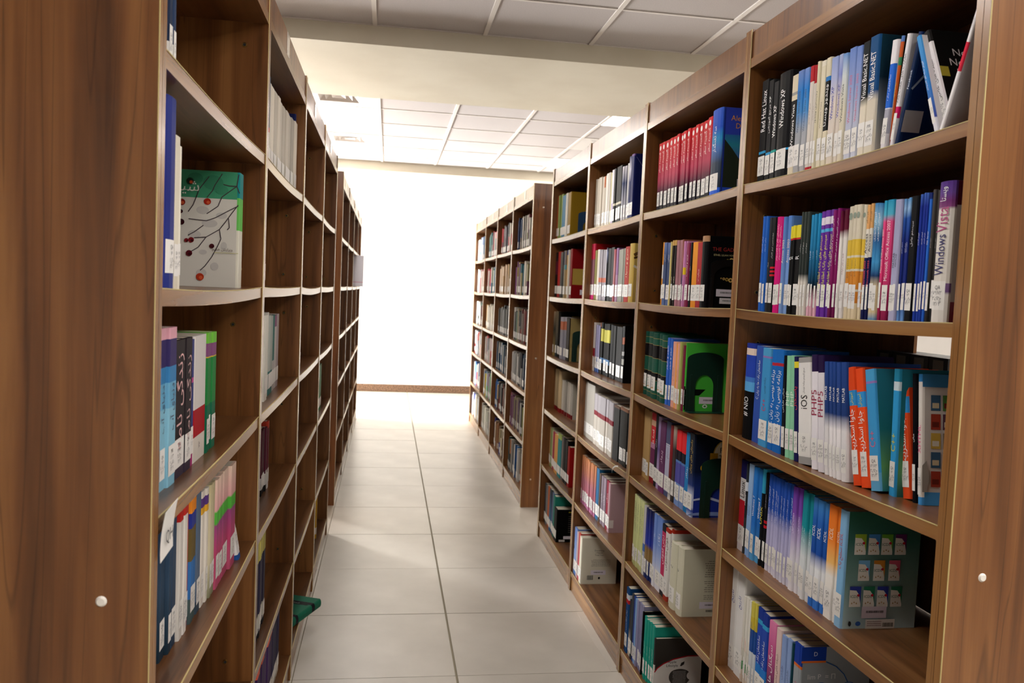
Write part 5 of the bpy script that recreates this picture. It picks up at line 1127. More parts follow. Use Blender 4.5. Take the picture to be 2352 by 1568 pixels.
def bookcase(side, block, label):
    s = 1 if side == 'R' else -1
    XF = XR if side == 'R' else XL
    Y = (YR if side == 'R' else YL)[block * 5:block * 5 + 5]
    Z = ZR if side == 'R' else ZL
    X = lambda d: XF + s * d
    r = root('bookcase', (X(DEPTH / 2), (Y[0] + Y[-1]) / 2, 0), label, 'bookcase')

    def slab(m, d0, d1, y0, y1, z0, z1, mi=0, faces=None):
        a, b = sorted((X(d0), X(d1)))
        m.box(a, b, y0, y1, z0, z1, mi, None, faces)
    fk = 'x-' if s > 0 else 'x+'
    for i, y in enumerate(Y):
        m = MB()
        for a, b in ((y - .018, y - .0006), (y + .0006, y + .018)):
            slab(m, .0, DEPTH, a, b, 0, HTOP, 0, {fk: 1})
        slab(m, .002, DEPTH, y - .0006, y + .0006, 0, HTOP - .002, 0)
        o = wpart('upright', m, [WOOD_V, WOOD_EDGEV], r)
        bevel(o, .0012, 1)
        m = MB()
        slab(m, -.0006, .0006, y - .0186, y - .0166, 0, HTOP)
        wpart('edge_strip', m, [RAW_EDGE], o).location = (0, 0, 0)
    for b in range(4):
        bay = block * 4 + b + 1
        y0, y1 = bay_range(side, bay)
        # fascia, top board, plinth
        m = MB()
        slab(m, .004, .02, y0, y1, ZTOP, HTOP - .006)
        wpart('fascia', m, [WOOD_V], r)
        m = MB()
        slab(m, .001, DEPTH, y0, y1, ZTOP - .025, ZTOP, 0, {fk: 1})
        wpart('top_board', m, [WOOD_H, WOOD_EDGE], r)
        m = MB()
        slab(m, .006, .022, y0, y1, 0, .07)
        wpart('plinth', m, [WOOD_EDGE], r)
        for row in range(1, 7):
            z = Z[row]
            m = MB()
            n = 10
            for k in range(n):
                ya, yb = y0 + (y1 - y0) * k / n, y0 + (y1 - y0) * (k + 1) / n
                za, zb = z - sag_at(side, bay, row, ya), z - sag_at(side, bay, row, yb)
                f, q, t = X(.002), X(DEPTH), .025
                P = [((f, ya, za), (q, ya, za), (q, yb, zb), (f, yb, zb)),
                     ((f, ya, za - t), (f, yb, zb - t), (q, yb, zb - t), (q, ya, za - t)),
                     ((f, ya, za - t), (f, ya, za), (f, yb, zb), (f, yb, zb - t)),
                     ((q, ya, za), (q, ya, za - t), (q, yb, zb - t), (q, yb, zb))]
                for j, p in enumerate(P):
                    p = list(p)
                    if s < 0:
                        p.reverse()
                    if j < 2:
                        p.reverse()
                    m.face(p, 1 if j == 2 else 0)
            o = wpart('shelf', m, [WOOD_H, WOOD_EDGE], r)
            m = MB()
            for k in range(n):
                ya, yb = y0 + (y1 - y0) * k / n, y0 + (y1 - y0) * (k + 1) / n
                za, zb = z - sag_at(side, bay, row, ya), z - sag_at(side, bay, row, yb)
                f0, f1 = X(.0012), X(.0032)
                for p in ([(f0, ya, za - .0012), (f0, ya, za + .0004), (f0, yb, zb + .0004), (f0, yb, zb - .0012)],
                          [(f0, ya, za + .0004), (f1, ya, za + .0004), (f1, yb, zb + .0004), (f0, yb, zb + .0004)]):
                    m.face(p)
            wpart('edge_strip', m, [RAW_EDGE], o).location = (0, 0, 0)
            # back board of this compartment
            m = MB()
            ya, zt = y0, (ZTOP if row == 1 else Z[row - 1]) - .025
            if (side, bay, row) == ('R', 1, 3):
                ya = 1.772
            slab(m, DEPTH - .008, DEPTH, ya, y1, z, zt)
            wpart('back_board', m, [WOOD_V], r)
    # screws and shelf pin sockets on the faces turned to the viewer
    ring = MB()
    ring.cyl((0, 0, 0), 'y', .0062, -.0022, 12, 0, .005)
    ring.cyl((0, -.0022, 0), 'y', .0034, -.0003, 10, 1)
    rm = ring.mesh('shelf_pin_socket', [BRASS, HOLE])
    cap = MB()
    cap.cyl((0, 0, 0), 'y', .0075, -.003, 14, 0, .005)
    capm = cap.mesh('screw', [PLUG if block == 0 else CHROME])
    for i, y in enumerate(Y):
        for z in ((2.014, 1.01, .19) if i == 0 else (2.014, 1.681, 1.476, 1.34, 1.015, .66, .49, .186)):
            o = obj('screw' if i == 0 else 'shelf_pin_socket', capm if i == 0 else rm, r)
            o.location = Vector((X(.062 + (.006 * ((i * 7 + int(z * 10)) % 3 - 1))), y - .018, z)) - r.location
    # clear tape tags on the fascias
    tm = MB()
    tm.box(-.0006, .0006, -.028, .028, -.032, .032)
    tme = tm.mesh('tape_tag', [flat('clear_tape', 'cfc4ba', .12, .8)])
    for b in range(4):
        bay = block * 4 + b + 1
        if side == 'R' and block == 0:
            continue
        y0, y1 = bay_range(side, bay)
        o = obj('tape_tag', tme, r)
        o.location = Vector((X(.0032), y0 + (y1 - y0) * .42, 2.13)) - r.location
    return r


# ------------------------------------------------------------------ books
def bands(spec):
    """-> list of segments (f0, f1, colour at f0, colour at f1), fractions from the top"""
    if '>' in spec:
        st = [(float(p.split('@')[1]), lin(p.split('@')[0])) for p in spec.split('>')]
        return [(a[0], b[0], a[1], b[1]) for a, b in zip(st[:-1], st[1:]) if b[0] > a[0]]
    out, f = [], 0.
    for p in spec.split(','):
        c, _, e = p.partition('@')
        e = float(e) if e else 1.
        out.append((f, e, lin(c), lin(c)))
        f = e
    if f < 1:
        out.append((f, 1., out[-1][3], out[-1][3]))
    return out


COVER_BANDS = {
    'vb': '1f4254@0>18303c@.35>8a9094@.62>d8d0c4@1', 'vista': '5a1c30@.17,d4ccc8@.85,9a4a60', 'matlab': '2c4d96@0>28427e@.5>f0ecee@.6>f0ecee@1',
    'icdl': '2f624c@0>42746a@.25>88aca6@.6>c4dce0@1', 'limp': '9ba2a8', 'dumas': '3446b8@.3,2f8aa8@.33>2f8aa8@.45', 'gadfly': '0d0d0e',
    'green': '4ec244', 'fairy': '10161f@0>141e38@.45>24377c@.62>2438a0@.8>2438a0@1', 'redhead': 'b03020@.05,efece6', 'cream': 'dedac2',
    'plain': '121212', 'apple': '48443f@0>34302c@.6>34302c@1', 'plainlab': '1b2360', 'redcov': '9a1418', 'lady': 'dcbc66', 'pink': 'd6b2b8',
    'told': 'e4dfcc', 'chem': '49a078@.235,dedad0', 'plainw': 'e8e4e6', 'navy': '142a58', 'neural': '141312', 'greybar': 'c4bfc4',
    'orange': 'd0401c', 'teal': '2f86a0@0>2a7c80@.5>6aa868@.8>3a8a88@1', 'thumbs': 'c9c2bc@.9,4a98d8', 'mustard': 'b08a24', 'redgold': '8a1518@.4,b89a48@.72,8a1518',
    'beige': 'c8b070', 'creamy': 'd8d2c0', 'plainred': 'a81c1c'}
COVER_BANDS['dumas'] = '3446b8@0>3446b8@.3>2f6ea8@.31>2f8aa0@.42>4a4cb0@.62>3a3a5a@.7>2e3a3a@.9>2a50c8@.905>2a50c8@1'


def seg_col(segs, f):
    for a, b, c0, c1 in segs:
        if f <= b + 1e-6:
            k = 0 if b <= a else min(1, max(0, (f - a) / (b - a)))
            return tuple(c0[i] + (c1[i] - c0[i]) * k for i in range(4))
    return segs[-1][3]


def book_shell(mb, t, h, D, spec, hard=False, side_spec=None, T=None, right=True):
    """cover of one book: spine at local x=0 facing -x, thickness along y, height along z"""
    T = T or (lambda p: p)
    sp = bands(spec)
    sd = bands(side_spec) if side_spec else sp
    cuts = sorted({0., 1.} | {round(q, 4) for S in (sp, sd) for s in S for q in s[:2]})
    c = .0024 if hard else .0009
    c = min(c, t * .22)
    bulge = min(.007, t * .22) if hard else 0
    n = 5 if hard else 1
    outer = [(D, 0.)]
    if hard:
        outer.append((.006, 0.))
        for k in range(n + 1):
            a = math.pi * k / n
            outer.append((.002 - bulge * math.sin(a), t * (1 - math.cos(a)) / 2))
        outer.append((.006, t))
    else:
        e = min(.0034, t * .24)
        outer += [(e * 1.6, 0.), (e * .45, e * .35), (0., e), (0., t - e), (e * .45, t - e * .35), (e * 1.6, t)]
    outer.append((D, t))
    inner = [(D, c)] + [(.006, min(max(q[1], c), t - c)) for q in outer[1:-1]] + [(D, t - c)]
    N = len(outer)

    def smooth_side(i):      # outer edge i -> i+1 belongs to which panel
        mx = (outer[i][0] + outer[i + 1][0]) / 2
        if mx > D * .3:
            return 'near' if outer[i][1] < t / 2 else 'far'
        return 'spine'
    for f0, f1 in zip(cuts[:-1], cuts[1:]):
        z1, z0 = h * (1 - f0), h * (1 - f1)
        e = 1e-4
        for i in range(N - 1):
            S = sp
            if side_spec and smooth_side(i) == ('near' if right else 'far'):
                S = sd
            ct, cb = seg_col(S, f0 + e), seg_col(S, f1 - e)
            (xa, ya), (xb, yb) = outer[i], outer[i + 1]
            mb.face([T((xb, yb, z0)), T((xa, ya, z0)), T((xa, ya, z1)), T((xb, yb, z1))], 0, [cb, cb, ct, ct])
    ct, cb = seg_col(sp, 0.001), seg_col(sp, .999)
    for i in range(N - 1):
        o0, o1, i0, i1 = outer[i], outer[i + 1], inner[i], inner[i + 1]
        mb.face([T((o0[0], o0[1], h)), T((i0[0], i0[1], h)), T((i1[0], i1[1], h)), T((o1[0], o1[1], h))], 0, ct)
        mb.face([T((o0[0], o0[1], 0)), T((o1[0], o1[1], 0)), T((i1[0], i1[1], 0)), T((i0[0], i0[1], 0))], 0, cb)
        if i in (0, N - 2):
            mb.face([T((i0[0], i0[1], 0)), T((i1[0], i1[1], 0)), T((i1[0], i1[1], h)), T((i0[0], i0[1], h))], 0, ct)
    # fore edges of the boards
    for a, b in ((0., c), (t - c, t)):
        mb.face([T((D, a, 0)), T((D, b, 0)), T((D, b, h)), T((D, a, h))], 0, ct)
    return c, bulge


def book_pages(mb, t, h, D, hard, c, T=None, col=None):
    T = T or (lambda p: p)
    i = .0035 if hard else .0006
    x0, x1, y0, y1, z0, z1 = c + .001, D - (i if hard else .0004), c, t - c, (i if hard else .0002), h - i
    P = [(x0, y0, z0), (x1, y0, z0), (x1, y1, z0), (x0, y1, z0), (x0, y0, z1), (x1, y0, z1), (x1, y1, z1), (x0, y1, z1)]
    for q in ((4, 5, 6, 7), (0, 3, 2, 1), (1, 2, 6, 5)):
        mb.face([T(P[k]) for k in q], 0, col)


LABEL_TEXTS = ['QA\n۷۶/۷۳\nج۲ک۳\n۱۳۸۴', 'QA\n۷۶\nم۴ن۸\n۱۳۸۶', 'QA\n۲۷۶\nس۵ب۲\n۱۳۸۲', 'PIR\n۸۲۰۳\nد۷س۶\n۱۳۸۹']


class CoverPrint:
    def __init__(s, D, h, t, right):
        s.D, s.h, s.t, s.right = D, h, t, right
        s.mb = MB()
        s.k = 1
        s.texts = []
        s.stickers = []

    def P(s, u, v, k=None):
        e = .00025 * (s.k if k is None else k)
        x = u * s.D
        return (x, -e, v * s.h) if s.right else (x, s.t + e, v * s.h)

    def poly(s, pts, hexc):
        q = [s.P(u, v) for u, v in pts]
        if not s.right:
            q.reverse()
        s.mb.face(q, 0, lin(hexc))
        s.k += .35

    def rect(s, u0, v0, u1, v1, hexc):
        s.poly([(u0, v0), (u1, v0), (u1, v1), (u0, v1)], hexc)

    def ell(s, u, v, ru, rv, hexc, n=20, a0=0, a1=2 * math.pi):
        s.poly([(u + ru * math.cos(a0 + (a1 - a0) * k / n), v + rv * math.sin(a0 + (a1 - a0) * k / n)) for k in range(n)], hexc)

    def stroke(s, pts, w, hexc):
        asp = s.D / s.h
        for (u0, v0), (u1, v1) in zip(pts[:-1], pts[1:]):
            dx, dy = (u1 - u0) * s.D, (v1 - v0) * s.h
            l = math.hypot(dx, dy) or 1
            nx, ny = -dy / l * w / 2, dx / l * w / 2
            a = (nx / s.D, ny / s.h)
            s.poly([(u0 - a[0], v0 - a[1]), (u1 - a[0], v1 - a[1]), (u1 + a[0], v1 + a[1]), (u0 + a[0], v0 + a[1])], hexc)
            s.k -= .3

    def text(s, t, u, v, size, hexc, w=None):
        s.k += .35
        e = .00025 * s.k
        g = text_geo(t)
        sx = size if not w else min(size, w / g[2])
        if s.right:
            fn = lambda a, b: (u * s.D + a, -e, v * s.h + b)
        else:
            fn = lambda a, b: (u * s.D - a, s.t + e, v * s.h + b)
        s.texts.append(text_mesh(t, size if not w else sx, fn, ink(hexc), sx))

    def para(s, u0, v0, u1, v1, n, hexc, rag=.2):
        rr = random.Random(n)
        dv = (v1 - v0) / n
        for k in range(n):
            a = u0 + (u1 - u0) * (rr.random() * rag if k % 4 == 3 else rr.random() * .04)
            u = a
            while u < u1:
                w = (u1 - u0) * rr.uniform(.05, .13)
                s.rect(u, v0 + dv * (k + .3), min(u + w, u1), v0 + dv * (k + .62), hexc)
                s.k -= .35
                u += w + (u1 - u0) * .02
        s.k += .35

    def barcode(s, u0, v0, u1, v1, hexc='1c1c1c'):
        rr = random.Random(3)
        u = u0
        while u < u1:
            w = (u1 - u0) * rr.uniform(.012, .035)
            s.rect(u, v0, min(u + w, u1), v1, hexc)
            s.k -= .35
            u += w + (u1 - u0) * rr.uniform(.012, .03)
        s.k += .35

    def sticker(s, u0, v0, u1, v1, hexc='e6e0ea', bars=True):
        main, s.mb = s.mb, MB()
        s.rect(u0, v0, u1, v1, hexc)
        du, dv = u1 - u0, v1 - v0
        if bars:
            s.barcode(u0 + du * .2, v0 + dv * .42, u0 + du * .82, v0 + dv * .66)
        s.stickers.append(s.mb)
        s.mb = main


def cover_art(kind, c):
    if kind == 'dumas':
        c.rect(.03, 0, .06, 1, '24348c')
        c.poly([(.06, .64), (.2, .54), (.42, .36), (.62, .3), (.8, .22), (1, .1), (1, .1), (.06, .1)], '2a3228')
        c.rect(.5, .3, .8, .36, '8a8450')
        c.text('Alexandre\nDumas', .42, .84, .022, 'e89a3c')
        c.ell(.62, .53, .03, .03, '3a2a50')
        c.sticker(.32, .1, .75, .2)
    elif kind == 'gadfly':
        c.text('THE GADFLY', .36, .82, .016, 'a82c28')
        c.text('ETHEL LILIAN VOYNICH', .36, .74, .0078, 'c8c08a')
        for v, f in ((.655, 1), (.42, -1)):
            for k, (du, r) in enumerate(((0, .045), (-.07, .035), (.07, .035), (-.13, .025), (.13, .025), (-.18, .015), (.18, .015))):
                c.ell(.45 + du, v + f * (.02 - abs(du) * .12), r * .9, r * .7, ['e0c070', 'b89848', 'd0b060'][k % 3], 12)
                c.ell(.45 + du, v + f * (.02 - abs(du) * .12), r * .5, r * .35, '3a2c14', 10)
        c.sticker(.19, .17, .57, .27)
        c.sticker(.26, .07, .54, .15, 'e8e4e4')
    elif kind == 'green':
        c.poly([(.0, .33), (.42, .33), (.3, .24), (.08, .24), (.0, .24)], '121612')
        c.poly([(.0, 0.01), (.1, .1), (.1, .2), (.0, .24)], '121612')
        c.sticker(.3, .12, .72, .22)
        c.ell(.42, .085, .05, .028, 'e8f0e8')
        c.ell(.42, .085, .025, .014, '3a9a38')
    elif kind == 'fairy':
        c.ell(.66, .76, .3, .19, 'b89a50', 28)
        c.ell(.66, .76, .28, .178, 'd8d0b4', 28)
        c.text('FAIRY\nTALES', .66, .77, .024, '2a2620')
        for dx, dy, r in ((.22, .6, .09), (.34, .66, .07), (.3, .56, .07)):
            c.ell(dx, dy, r, r * .55, 'c89818', 16)
            c.ell(dx + .01, dy + .01, r * .5, r * .25, '5a4008', 12)
        c.rect(.3, .66, .45, .78, 'b08414')
        c.poly([(0, .22), (.3, .26), (.6, .2), (1, .25), (1, .23), (.6, .17), (.3, .23), (0, .2)], 'c8d4f4')
        c.ell(.4, .02, .5, .05, '8aa4e0', 18, 0, math.pi)
        c.rect(.75, .12, 1, .22, 'b8b8c8')
    elif kind == 'cream':
        for a, b, n in ((.58, .84, 8), (.36, .54, 6), (.25, .33, 3)):
            c.para(.42, a, .93, b, n, '8a8674')
        c.sticker(.35, .12, .9, .22)
        c.barcode(.48, .07, .78, .1)
    elif kind == 'apple':
        c.poly([(0, .0), (1, .0), (1, .66), (.7, .66), (.4, .6), (.2, .52), (.08, .44), (.02, .36), (0, .3)], 'e8e5e0')
        c.stroke([(.02, .36), (.08, .44), (.2, .52), (.4, .6), (.7, .66), (1, .66)], .004, 'b01c28')
        # fruit silhouette with leaf and a bite on its right
        body = []
        for k in range(40):
            a = math.pi / 2 + 2 * math.pi * k / 40
            r = 1 + .07 * math.cos(2 * a) - .1 * math.exp(-((math.sin(a) - 1) ** 2) * 12)
            body.append((.55 + .21 * r * math.cos(a), .26 + .185 * r * math.sin(a)))
        c.poly(body, '4a4644')
        c.ell(.80, .28, .1, .085, 'e8e5e0', 20)
        c.poly([(.55, .47), (.57, .53), (.64, .56), (.63, .5), (.57, .465)], '3a3634')
        c.para(.4, .14, .68, .38, 10, 'b8b4b0', .1)
        c.text('Apple\nLifestyle', .38, .51, .013, '2a2624')
        c.ell(.82, .82, .04, .015, 'c89838')
        c.sticker(.3, .0, .75, .09)
    elif kind == 'icdl':
        rows = [(.72, [.2, .38, .55, .73], ['9ab83a', '4a8ad0', '6aa83a', '6a2a6a']), (.5, [.26, .46, .66], ['7ab4e0', 'e0943a', 'd8607a']), (.28, [.16, .34, .52, .7], ['3a48a8', '2f7a5a', '3a48a8', '2f7a5a'])]
        for v, us, cs in rows:
            for u, cc in zip(us, cs):
                c.rect(u - .075, v - .085, u + .075, v + .09, 'f0ebe2')
                c.poly([(u - .075, v + .09), (u - .075, v + .06), (u + .01, v + .055), (u + .05, v + .02), (u + .075, v - .06), (u + .075, v + .09)], cc)
                c.text('ICDL', u - .012, v + .004, .0085, '2f6a48')
                c.ell(u + .042, v + .014, .018, .012, 'c82838', 10)
                for q in (-.03, .0, .03):
                    c.ell(u - .01 + q, v - .045 - abs(q) * .3, .009, .007, 'b89868', 8)
        c.rect(.25, .1, .58, .2, 'd8ccd8')
        c.barcode(.31, .145, .54, .165)
        c.rect(.31, .01, .7, .09, 'e6e2dc')
        c.barcode(.54, .025, .68, .06)
        c.para(.33, .03, .52, .08, 3, '8a5a60')
        c.ell(.1, .055, .02, .022, '2a2a2c')
        c.ell(.21, .055, .035, .02, '3a68c0')
    elif kind == 'told':
        c.text('Everything\nI Never\nTold You', .5, .68, .011, '6a675c')
        c.para(.28, .38, .82, .54, 8, '8a8778', .1)
        c.sticker(.28, .2, .7, .3)
        c.barcode(.18, .09, .35, .19, '3a3a38')
        c.ell(.52, .13, .03, .025, '1a1a1a')
    elif kind == 'pink':
        c.para(.4, .58, .95, .72, 6, '8a6a70')
        c.para(.4, .44, .95, .55, 5, '8a6a70')
        c.sticker(.0, .1, .12, .26, 'efe6e2', False)
        c.sticker(.45, .18, .95, .28)
    elif kind == 'lady':
        c.stroke([(.0, .8), (.15, .86), (.4, .84), (.7, .8), (.9, .74)], .012, '6a4a28')
        c.stroke([(.0, .75), (.2, .8), (.5, .79)], .008, '4a3018')
        c.stroke([(.0, .62), (.12, .58), (.2, .5), (.35, .4), (.6, .26)], .009, 'e8e2d0')
        c.stroke([(.2, .45), (.42, .34), (.62, .24)], .003, '4a3018')
    elif kind == 'neural':
        c.text('Neural\nNetwork\nDesign', .40, .66, .022, 'e0dcd8')
        c.rect(.03, .52, .13, .62, 'b0a43a')
    elif kind == 'greybar':
        c.barcode(.5, .1, .85, .24, '3a3430')
        c.para(.45, .28, .9, .34, 2, '9a949a')
    elif kind == 'navy':
        c.stroke([(.02, .52), (.15, .66), (.35, .8), (.5, .86)], .004, 'a8b0b8')
        c.sticker(.0, .15, .22, .34, 'c4bfbc', False)
        c.sticker(.62, .2, .8, .34, 'c4bfbc', False)
        c.para(.3, .06, .75, .15, 4, '6a7ca8')
        c.para(.4, .42, .8, .55, 4, '2f4474')
    elif kind == 'vb':
        c.poly([(.1, 0), (1, 0), (1, .56), (.75, .53), (.5, .42), (.25, .25)], 'aeacae')
    elif kind == 'limp':
        c.rect(.0, .86, .35, 1, '2040a0')
        c.rect(.0, .84, .35, .86, 'e07030')
        c.text('D', .2, .93, .014, 'd8e0f4')
        c.text('lim P  = Π', .3, .7, .017, 'd8d8d8')
        for u, v, n in ((.3, .55, '2'), (.7, .55, '4'), (.5, .4, '3')):
            c.ell(u, v, .13, .09, '2a5aa0', 24)
            c.ell(u, v, .12, .083, 'a4aab0', 24)
            c.text(n, u, v, .02, '2a5aa0')
        c.stroke([(.35, .85), (.5, .8), (.62, .72), (.68, .64)], .0022, '2a5aa0')
    elif kind == 'thumbs':
        for i in range(2):
            for j in range(5):
                u0, v0 = .10 + i * .13, .72 - j * .145
                c.rect(u0, v0, u0 + .108, v0 + .12, ['3a5a78', '8a7a68', 'a03c2c', '4a7a3a', 'c0a048', '5a3a4a'][(i * 3 + j * 2) % 6])
                c.rect(u0 + .015, v0 + .02, u0 + .09, v0 + .06, ['c8b898', '6a2a22', 'd0c8b8'][(i + j) % 3])
        c.rect(.0, .9, 1, 1, '3a78a8')
        c.poly([(.0, .3), (.05, .34), (.08, .2), (.05, .1), (.0, .1)], '9a948c')
    elif kind == 'chem':
        k = .74
        blobs = [(.62, .66, .16, .05), (.5, .55, .2, .05), (.3, .62, .14, .04), (.75, .45, .16, .05), (.25, .36, .08, .05), (.6, .3, .1, .03), (.62, .12, .13, .05), (.4, .18, .1, .05)]
        for u, w, a, b in blobs:
            c.ell(u * k, w, a * .5, b * .7, 'c8c4be', 16)
        for u, w, a in ((.75, .93, .12), (.45, .9, .16), (.3, .84, .1)):
            c.ell(u * k, w, a * .8, a * .4, '3f8d6a', 16)
        ink_c = '4c4246'
        for pts in ([(.02, .98), (.05, .88), (.0, .82)], [(.05, .88), (.18, .88), (.28, .89)], [(.05, .88), (.3, .78), (.36, .7), (.55, .63)],
                    [(.3, .98), (.42, .88), (.46, .83), (.55, .77)], [(.52, .95), (.68, .84), (.72, .78), (.78, .7), (.86, .64)],
                    [(.02, .71), (.2, .66), (.4, .6), (.55, .57), (.85, .58)], [(.02, .72), (.16, .62), (.24, .56), (.33, .5), (.55, .43), (.75, .42)],
                    [(.33, .5), (.3, .42), (.35, .36), (.45, .26), (.56, .18), (.64, .14)], [(.55, .43), (.68, .34), (.8, .3)], [(.18, .6), (.16, .52), (.2, .5)],
                    [(.6, .53), (.75, .47), (.85, .44)]):
            c.stroke([(u * k, w) for u, w in pts], .0019, ink_c)
        for u, w, r, col in ((.54, .735, .05, 'b02a1c'), (.97, .72, .05, '8a2420'), (.64, .085, .055, 'b83a20'), (.8, .4, .04, '7a1c22'), (.88, .395, .03, '7a1c22'), (.83, .285, .045, '5a1a22'), (.45, .355, .035, '4a1a20'), (.97, .55, .045, '3a1c22'), (.83, .9, .05, '2a3a30'), (.98, .64, .03, '2a1c20')):
            c.ell(u * k, w, r * .9, r * .58, col, 14)
            c.ell(u * k - .01, w - .006, r * .45, r * .28, 'd8603a' if r > .045 else '3a1216', 10)
        c.text('شیمی', .74, .845, .034, 'e6efe4')
        c.text('ویرایش هفتم', .2, .325, .0085, '6a5a50')
        c.rect(.0, .298, .3, .302, 'b8b060')
    elif kind == 'mustard':
        pass
    elif kind == 'vista':
        c.rect(.06, .02, .95, .08, '8a3050')
    elif kind == 'plainlab':
        c.sticker(.5, .08, .95, .18)
        c.stroke([(.05, .95), (.2, .82), (.9, .74)], .0016, '7a80b0')


def spine_title(bk, title, t, h, bulge, parent):
    txt, colr, fc, fl, fh = title
    g = text_geo(txt)
    hh = max(t * fh, .003)
    s = hh / max(g[3], .75)
    L = fl * h
    sx = min(s * 1.15, L / g[2])
    if sx < s * .55:
        s = sx / .55
    zc = h * (1 - fc)
    x = -bulge - .0006 + (.002 if bulge else 0)
    me = text_mesh(txt, s, lambda a, b: (x, t / 2 + b, zc + a), ink(colr), sx)
    return obj('title', me, parent)


LABEL_MESH = {}


def label_parts(t, h, bulge, parent, z0, variant, narrow=False):
    lh = .05
    key = (round(t, 3), round(bulge, 4))
    m = MB()
    off = .0004
    if bulge:
        pts = []
        for k in range(1, 5):
            a = math.pi * k / 5
            pts.append((-bulge * math.sin(a) + .002 - off, t * (1 - math.cos(a)) / 2))
    else:
        q = t * .17 if narrow else min(.0034, t * .24) * .55
        pts = [(-off, q), (-off, t - q)]
    for (xa, ya), (xb, yb) in zip(pts[:-1], pts[1:]):
        m.face([(xb, yb, 0), (xa, ya, 0), (xa, ya, lh), (xb, yb, lh)])
    o = obj('spine_label', m.mesh('spine_label', [PAPER]), parent, (0, 0, z0))
    txt = LABEL_TEXTS[variant % 4]
    g = text_geo(txt)
    s = min(t * .75 / g[2], lh * .82 / g[3], .0095)
    x = -bulge - .0008 + (.002 if bulge else 0)
    me = text_mesh(txt, s, lambda a, b: (x, t / 2 - a, lh / 2 + b), ink('4a4a50'))
    obj('label_print', me, o)
    return o


ORD = ['first', 'second', 'third', 'fourth', 'fifth', 'sixth', 'seventh', 'eighth', 'ninth', 'tenth']


def ordinal(n):
    if n <= 10:
        return ORD[n - 1]
    return '%d%s' % (n, 'th' if 10 < n % 100 < 14 else {1: 'st', 2: 'nd', 3: 'rd'}.get(n % 10, 'th'))


ROWN = {1: 'top', 2: 'second', 3: 'third', 4: 'fourth', 5: 'fifth', 6: 'bottom'}
BAYN = {('R', 1): 'nearest right bay', ('R', 2): 'second right bay', ('R', 3): 'third right bay', ('L', 1): 'nearest left bay'}


def make_book(side, bay, row, xs, lo, t, h, spec, title, desc, kw, idx, total):
    rr = random.Random(idx * 31 + row * 7 + bay)
    t -= {1: .001, 2: .0018, 3: .0028}[bay]
    t = max(t, .004)
    h += rr.uniform(-.0018, .0018)
    if not kw.get('lean'):
        xs += rr.uniform(-.0025, .0035) * (1 if side == 'R' else -1)
    jit = rr.uniform(.88, 1.06) if bay < 3 else rr.uniform(.74, 1.06)
    Zs = (ZR if side == 'R' else ZL)[row]
    right = side == 'R'
    D = kw.get('D', rr.choice([.165, .17, .17, .145]) if h < .25 else .17)
    if kw.get('cover') and 'D' not in kw:
        D = .172
    lean = R(kw.get('lean', 0))
    z = Zs - sag_at(side, bay, row, lo + t / 2)
    z -= 0 if not lean else .001
    where = '%s from left on %s shelf of %s' % (ordinal(idx), ROWN[row], BAYN[(side, bay)])
    lab = '%s, %s' % (desc, where)
    if len(lab.split()) > 16:
        lab = '%s, %s from left, %s shelf, %s' % (desc, ordinal(idx), ROWN[row], BAYN[(side, bay)])
    if len(lab.split()) > 16:
        w = desc.split()
        lab = '%s, %s from left, %s shelf, %s' % (' '.join(w[:16 - 8]), ordinal(idx), ROWN[row], BAYN[(side, bay)])
    r = root('book', (0, 0, 0), lab, 'book', 'books on the nearer shelves')
    if right:
        if lean >= 0:
            loc = Vector((xs, lo, z))
        else:
            loc = Vector((xs, lo + t - t * math.cos(lean), z - t * math.sin(lean)))
        m = Matrix.Translation(loc) @ Matrix.Rotation(R(kw.get('yaw', 0)), 4, 'Z') @ Matrix.Rotation(lean, 4, 'X')
    else:
        loc = Vector((xs, lo + t * math.cos(lean), z + t * math.sin(lean)))
        m = Matrix.Translation(loc) @ Matrix.Rotation(R(kw.get('tilt', 0)), 4, 'Y') @ Matrix.Rotation(lean, 4, 'X') @ Matrix.Rotation(math.pi, 4, 'Z')
    r.matrix_world = m
    hard = bool(kw.get('hard'))
    kind = kw.get('cover')
    mb = MB()
    c, bulge = book_shell(mb, t, h, D, spec, hard, COVER_BANDS.get(kind), None, right)
    mb.c = [(q[0] * jit, q[1] * jit, q[2] * jit, 1) for q in mb.c]
    obj('cover', mb.mesh('book_cover', [COVER], True), r)
    mb = MB()
    book_pages(mb, t, h, D, hard, c)
    obj('pages', mb.mesh('book_pages', [PAGES]), r)
    lb = kw.get('label', 1)
    if lb and t > .0045:
        label_parts(t, h, bulge, r, {'enc': .03}.get(lb, .017 + rr.random() * .006) + (.0 if row != 2 else .002), idx, lb == 'narrow')
    for tt in (title if isinstance(title, list) else [title] if title else []):
        spine_title(r, tt, t, h, bulge, r)
    if kw.get('dot'):
        m2 = MB()
        cc, fv = kw['dot']
        dr = min(.0075, t * .36)
        m2.face([(-.0005, t / 2 + dr * math.cos(q), h * (1 - fv) + dr * 1.15 * math.sin(q)) for q in [math.pi * 2 * k / 16 for k in range(16)]], 0, lin(cc))
        m2.f = [tuple(reversed(f)) for f in m2.f]
        obj('disc_mark', m2.mesh('disc_mark', [ink(cc)]), r)
    if kind:
        cp = CoverPrint(D, h, t, right)
        cover_art(kind, cp)
        if cp.mb.f:
            obj('cover_print', cp.mb.mesh('cover_print', [COVER], True), r)
        for q in cp.stickers:
            obj('cover_sticker', q.mesh('cover_sticker', [COVER], True), r)
        for me in cp.texts:
            obj('cover_lettering', me, r)
    return r


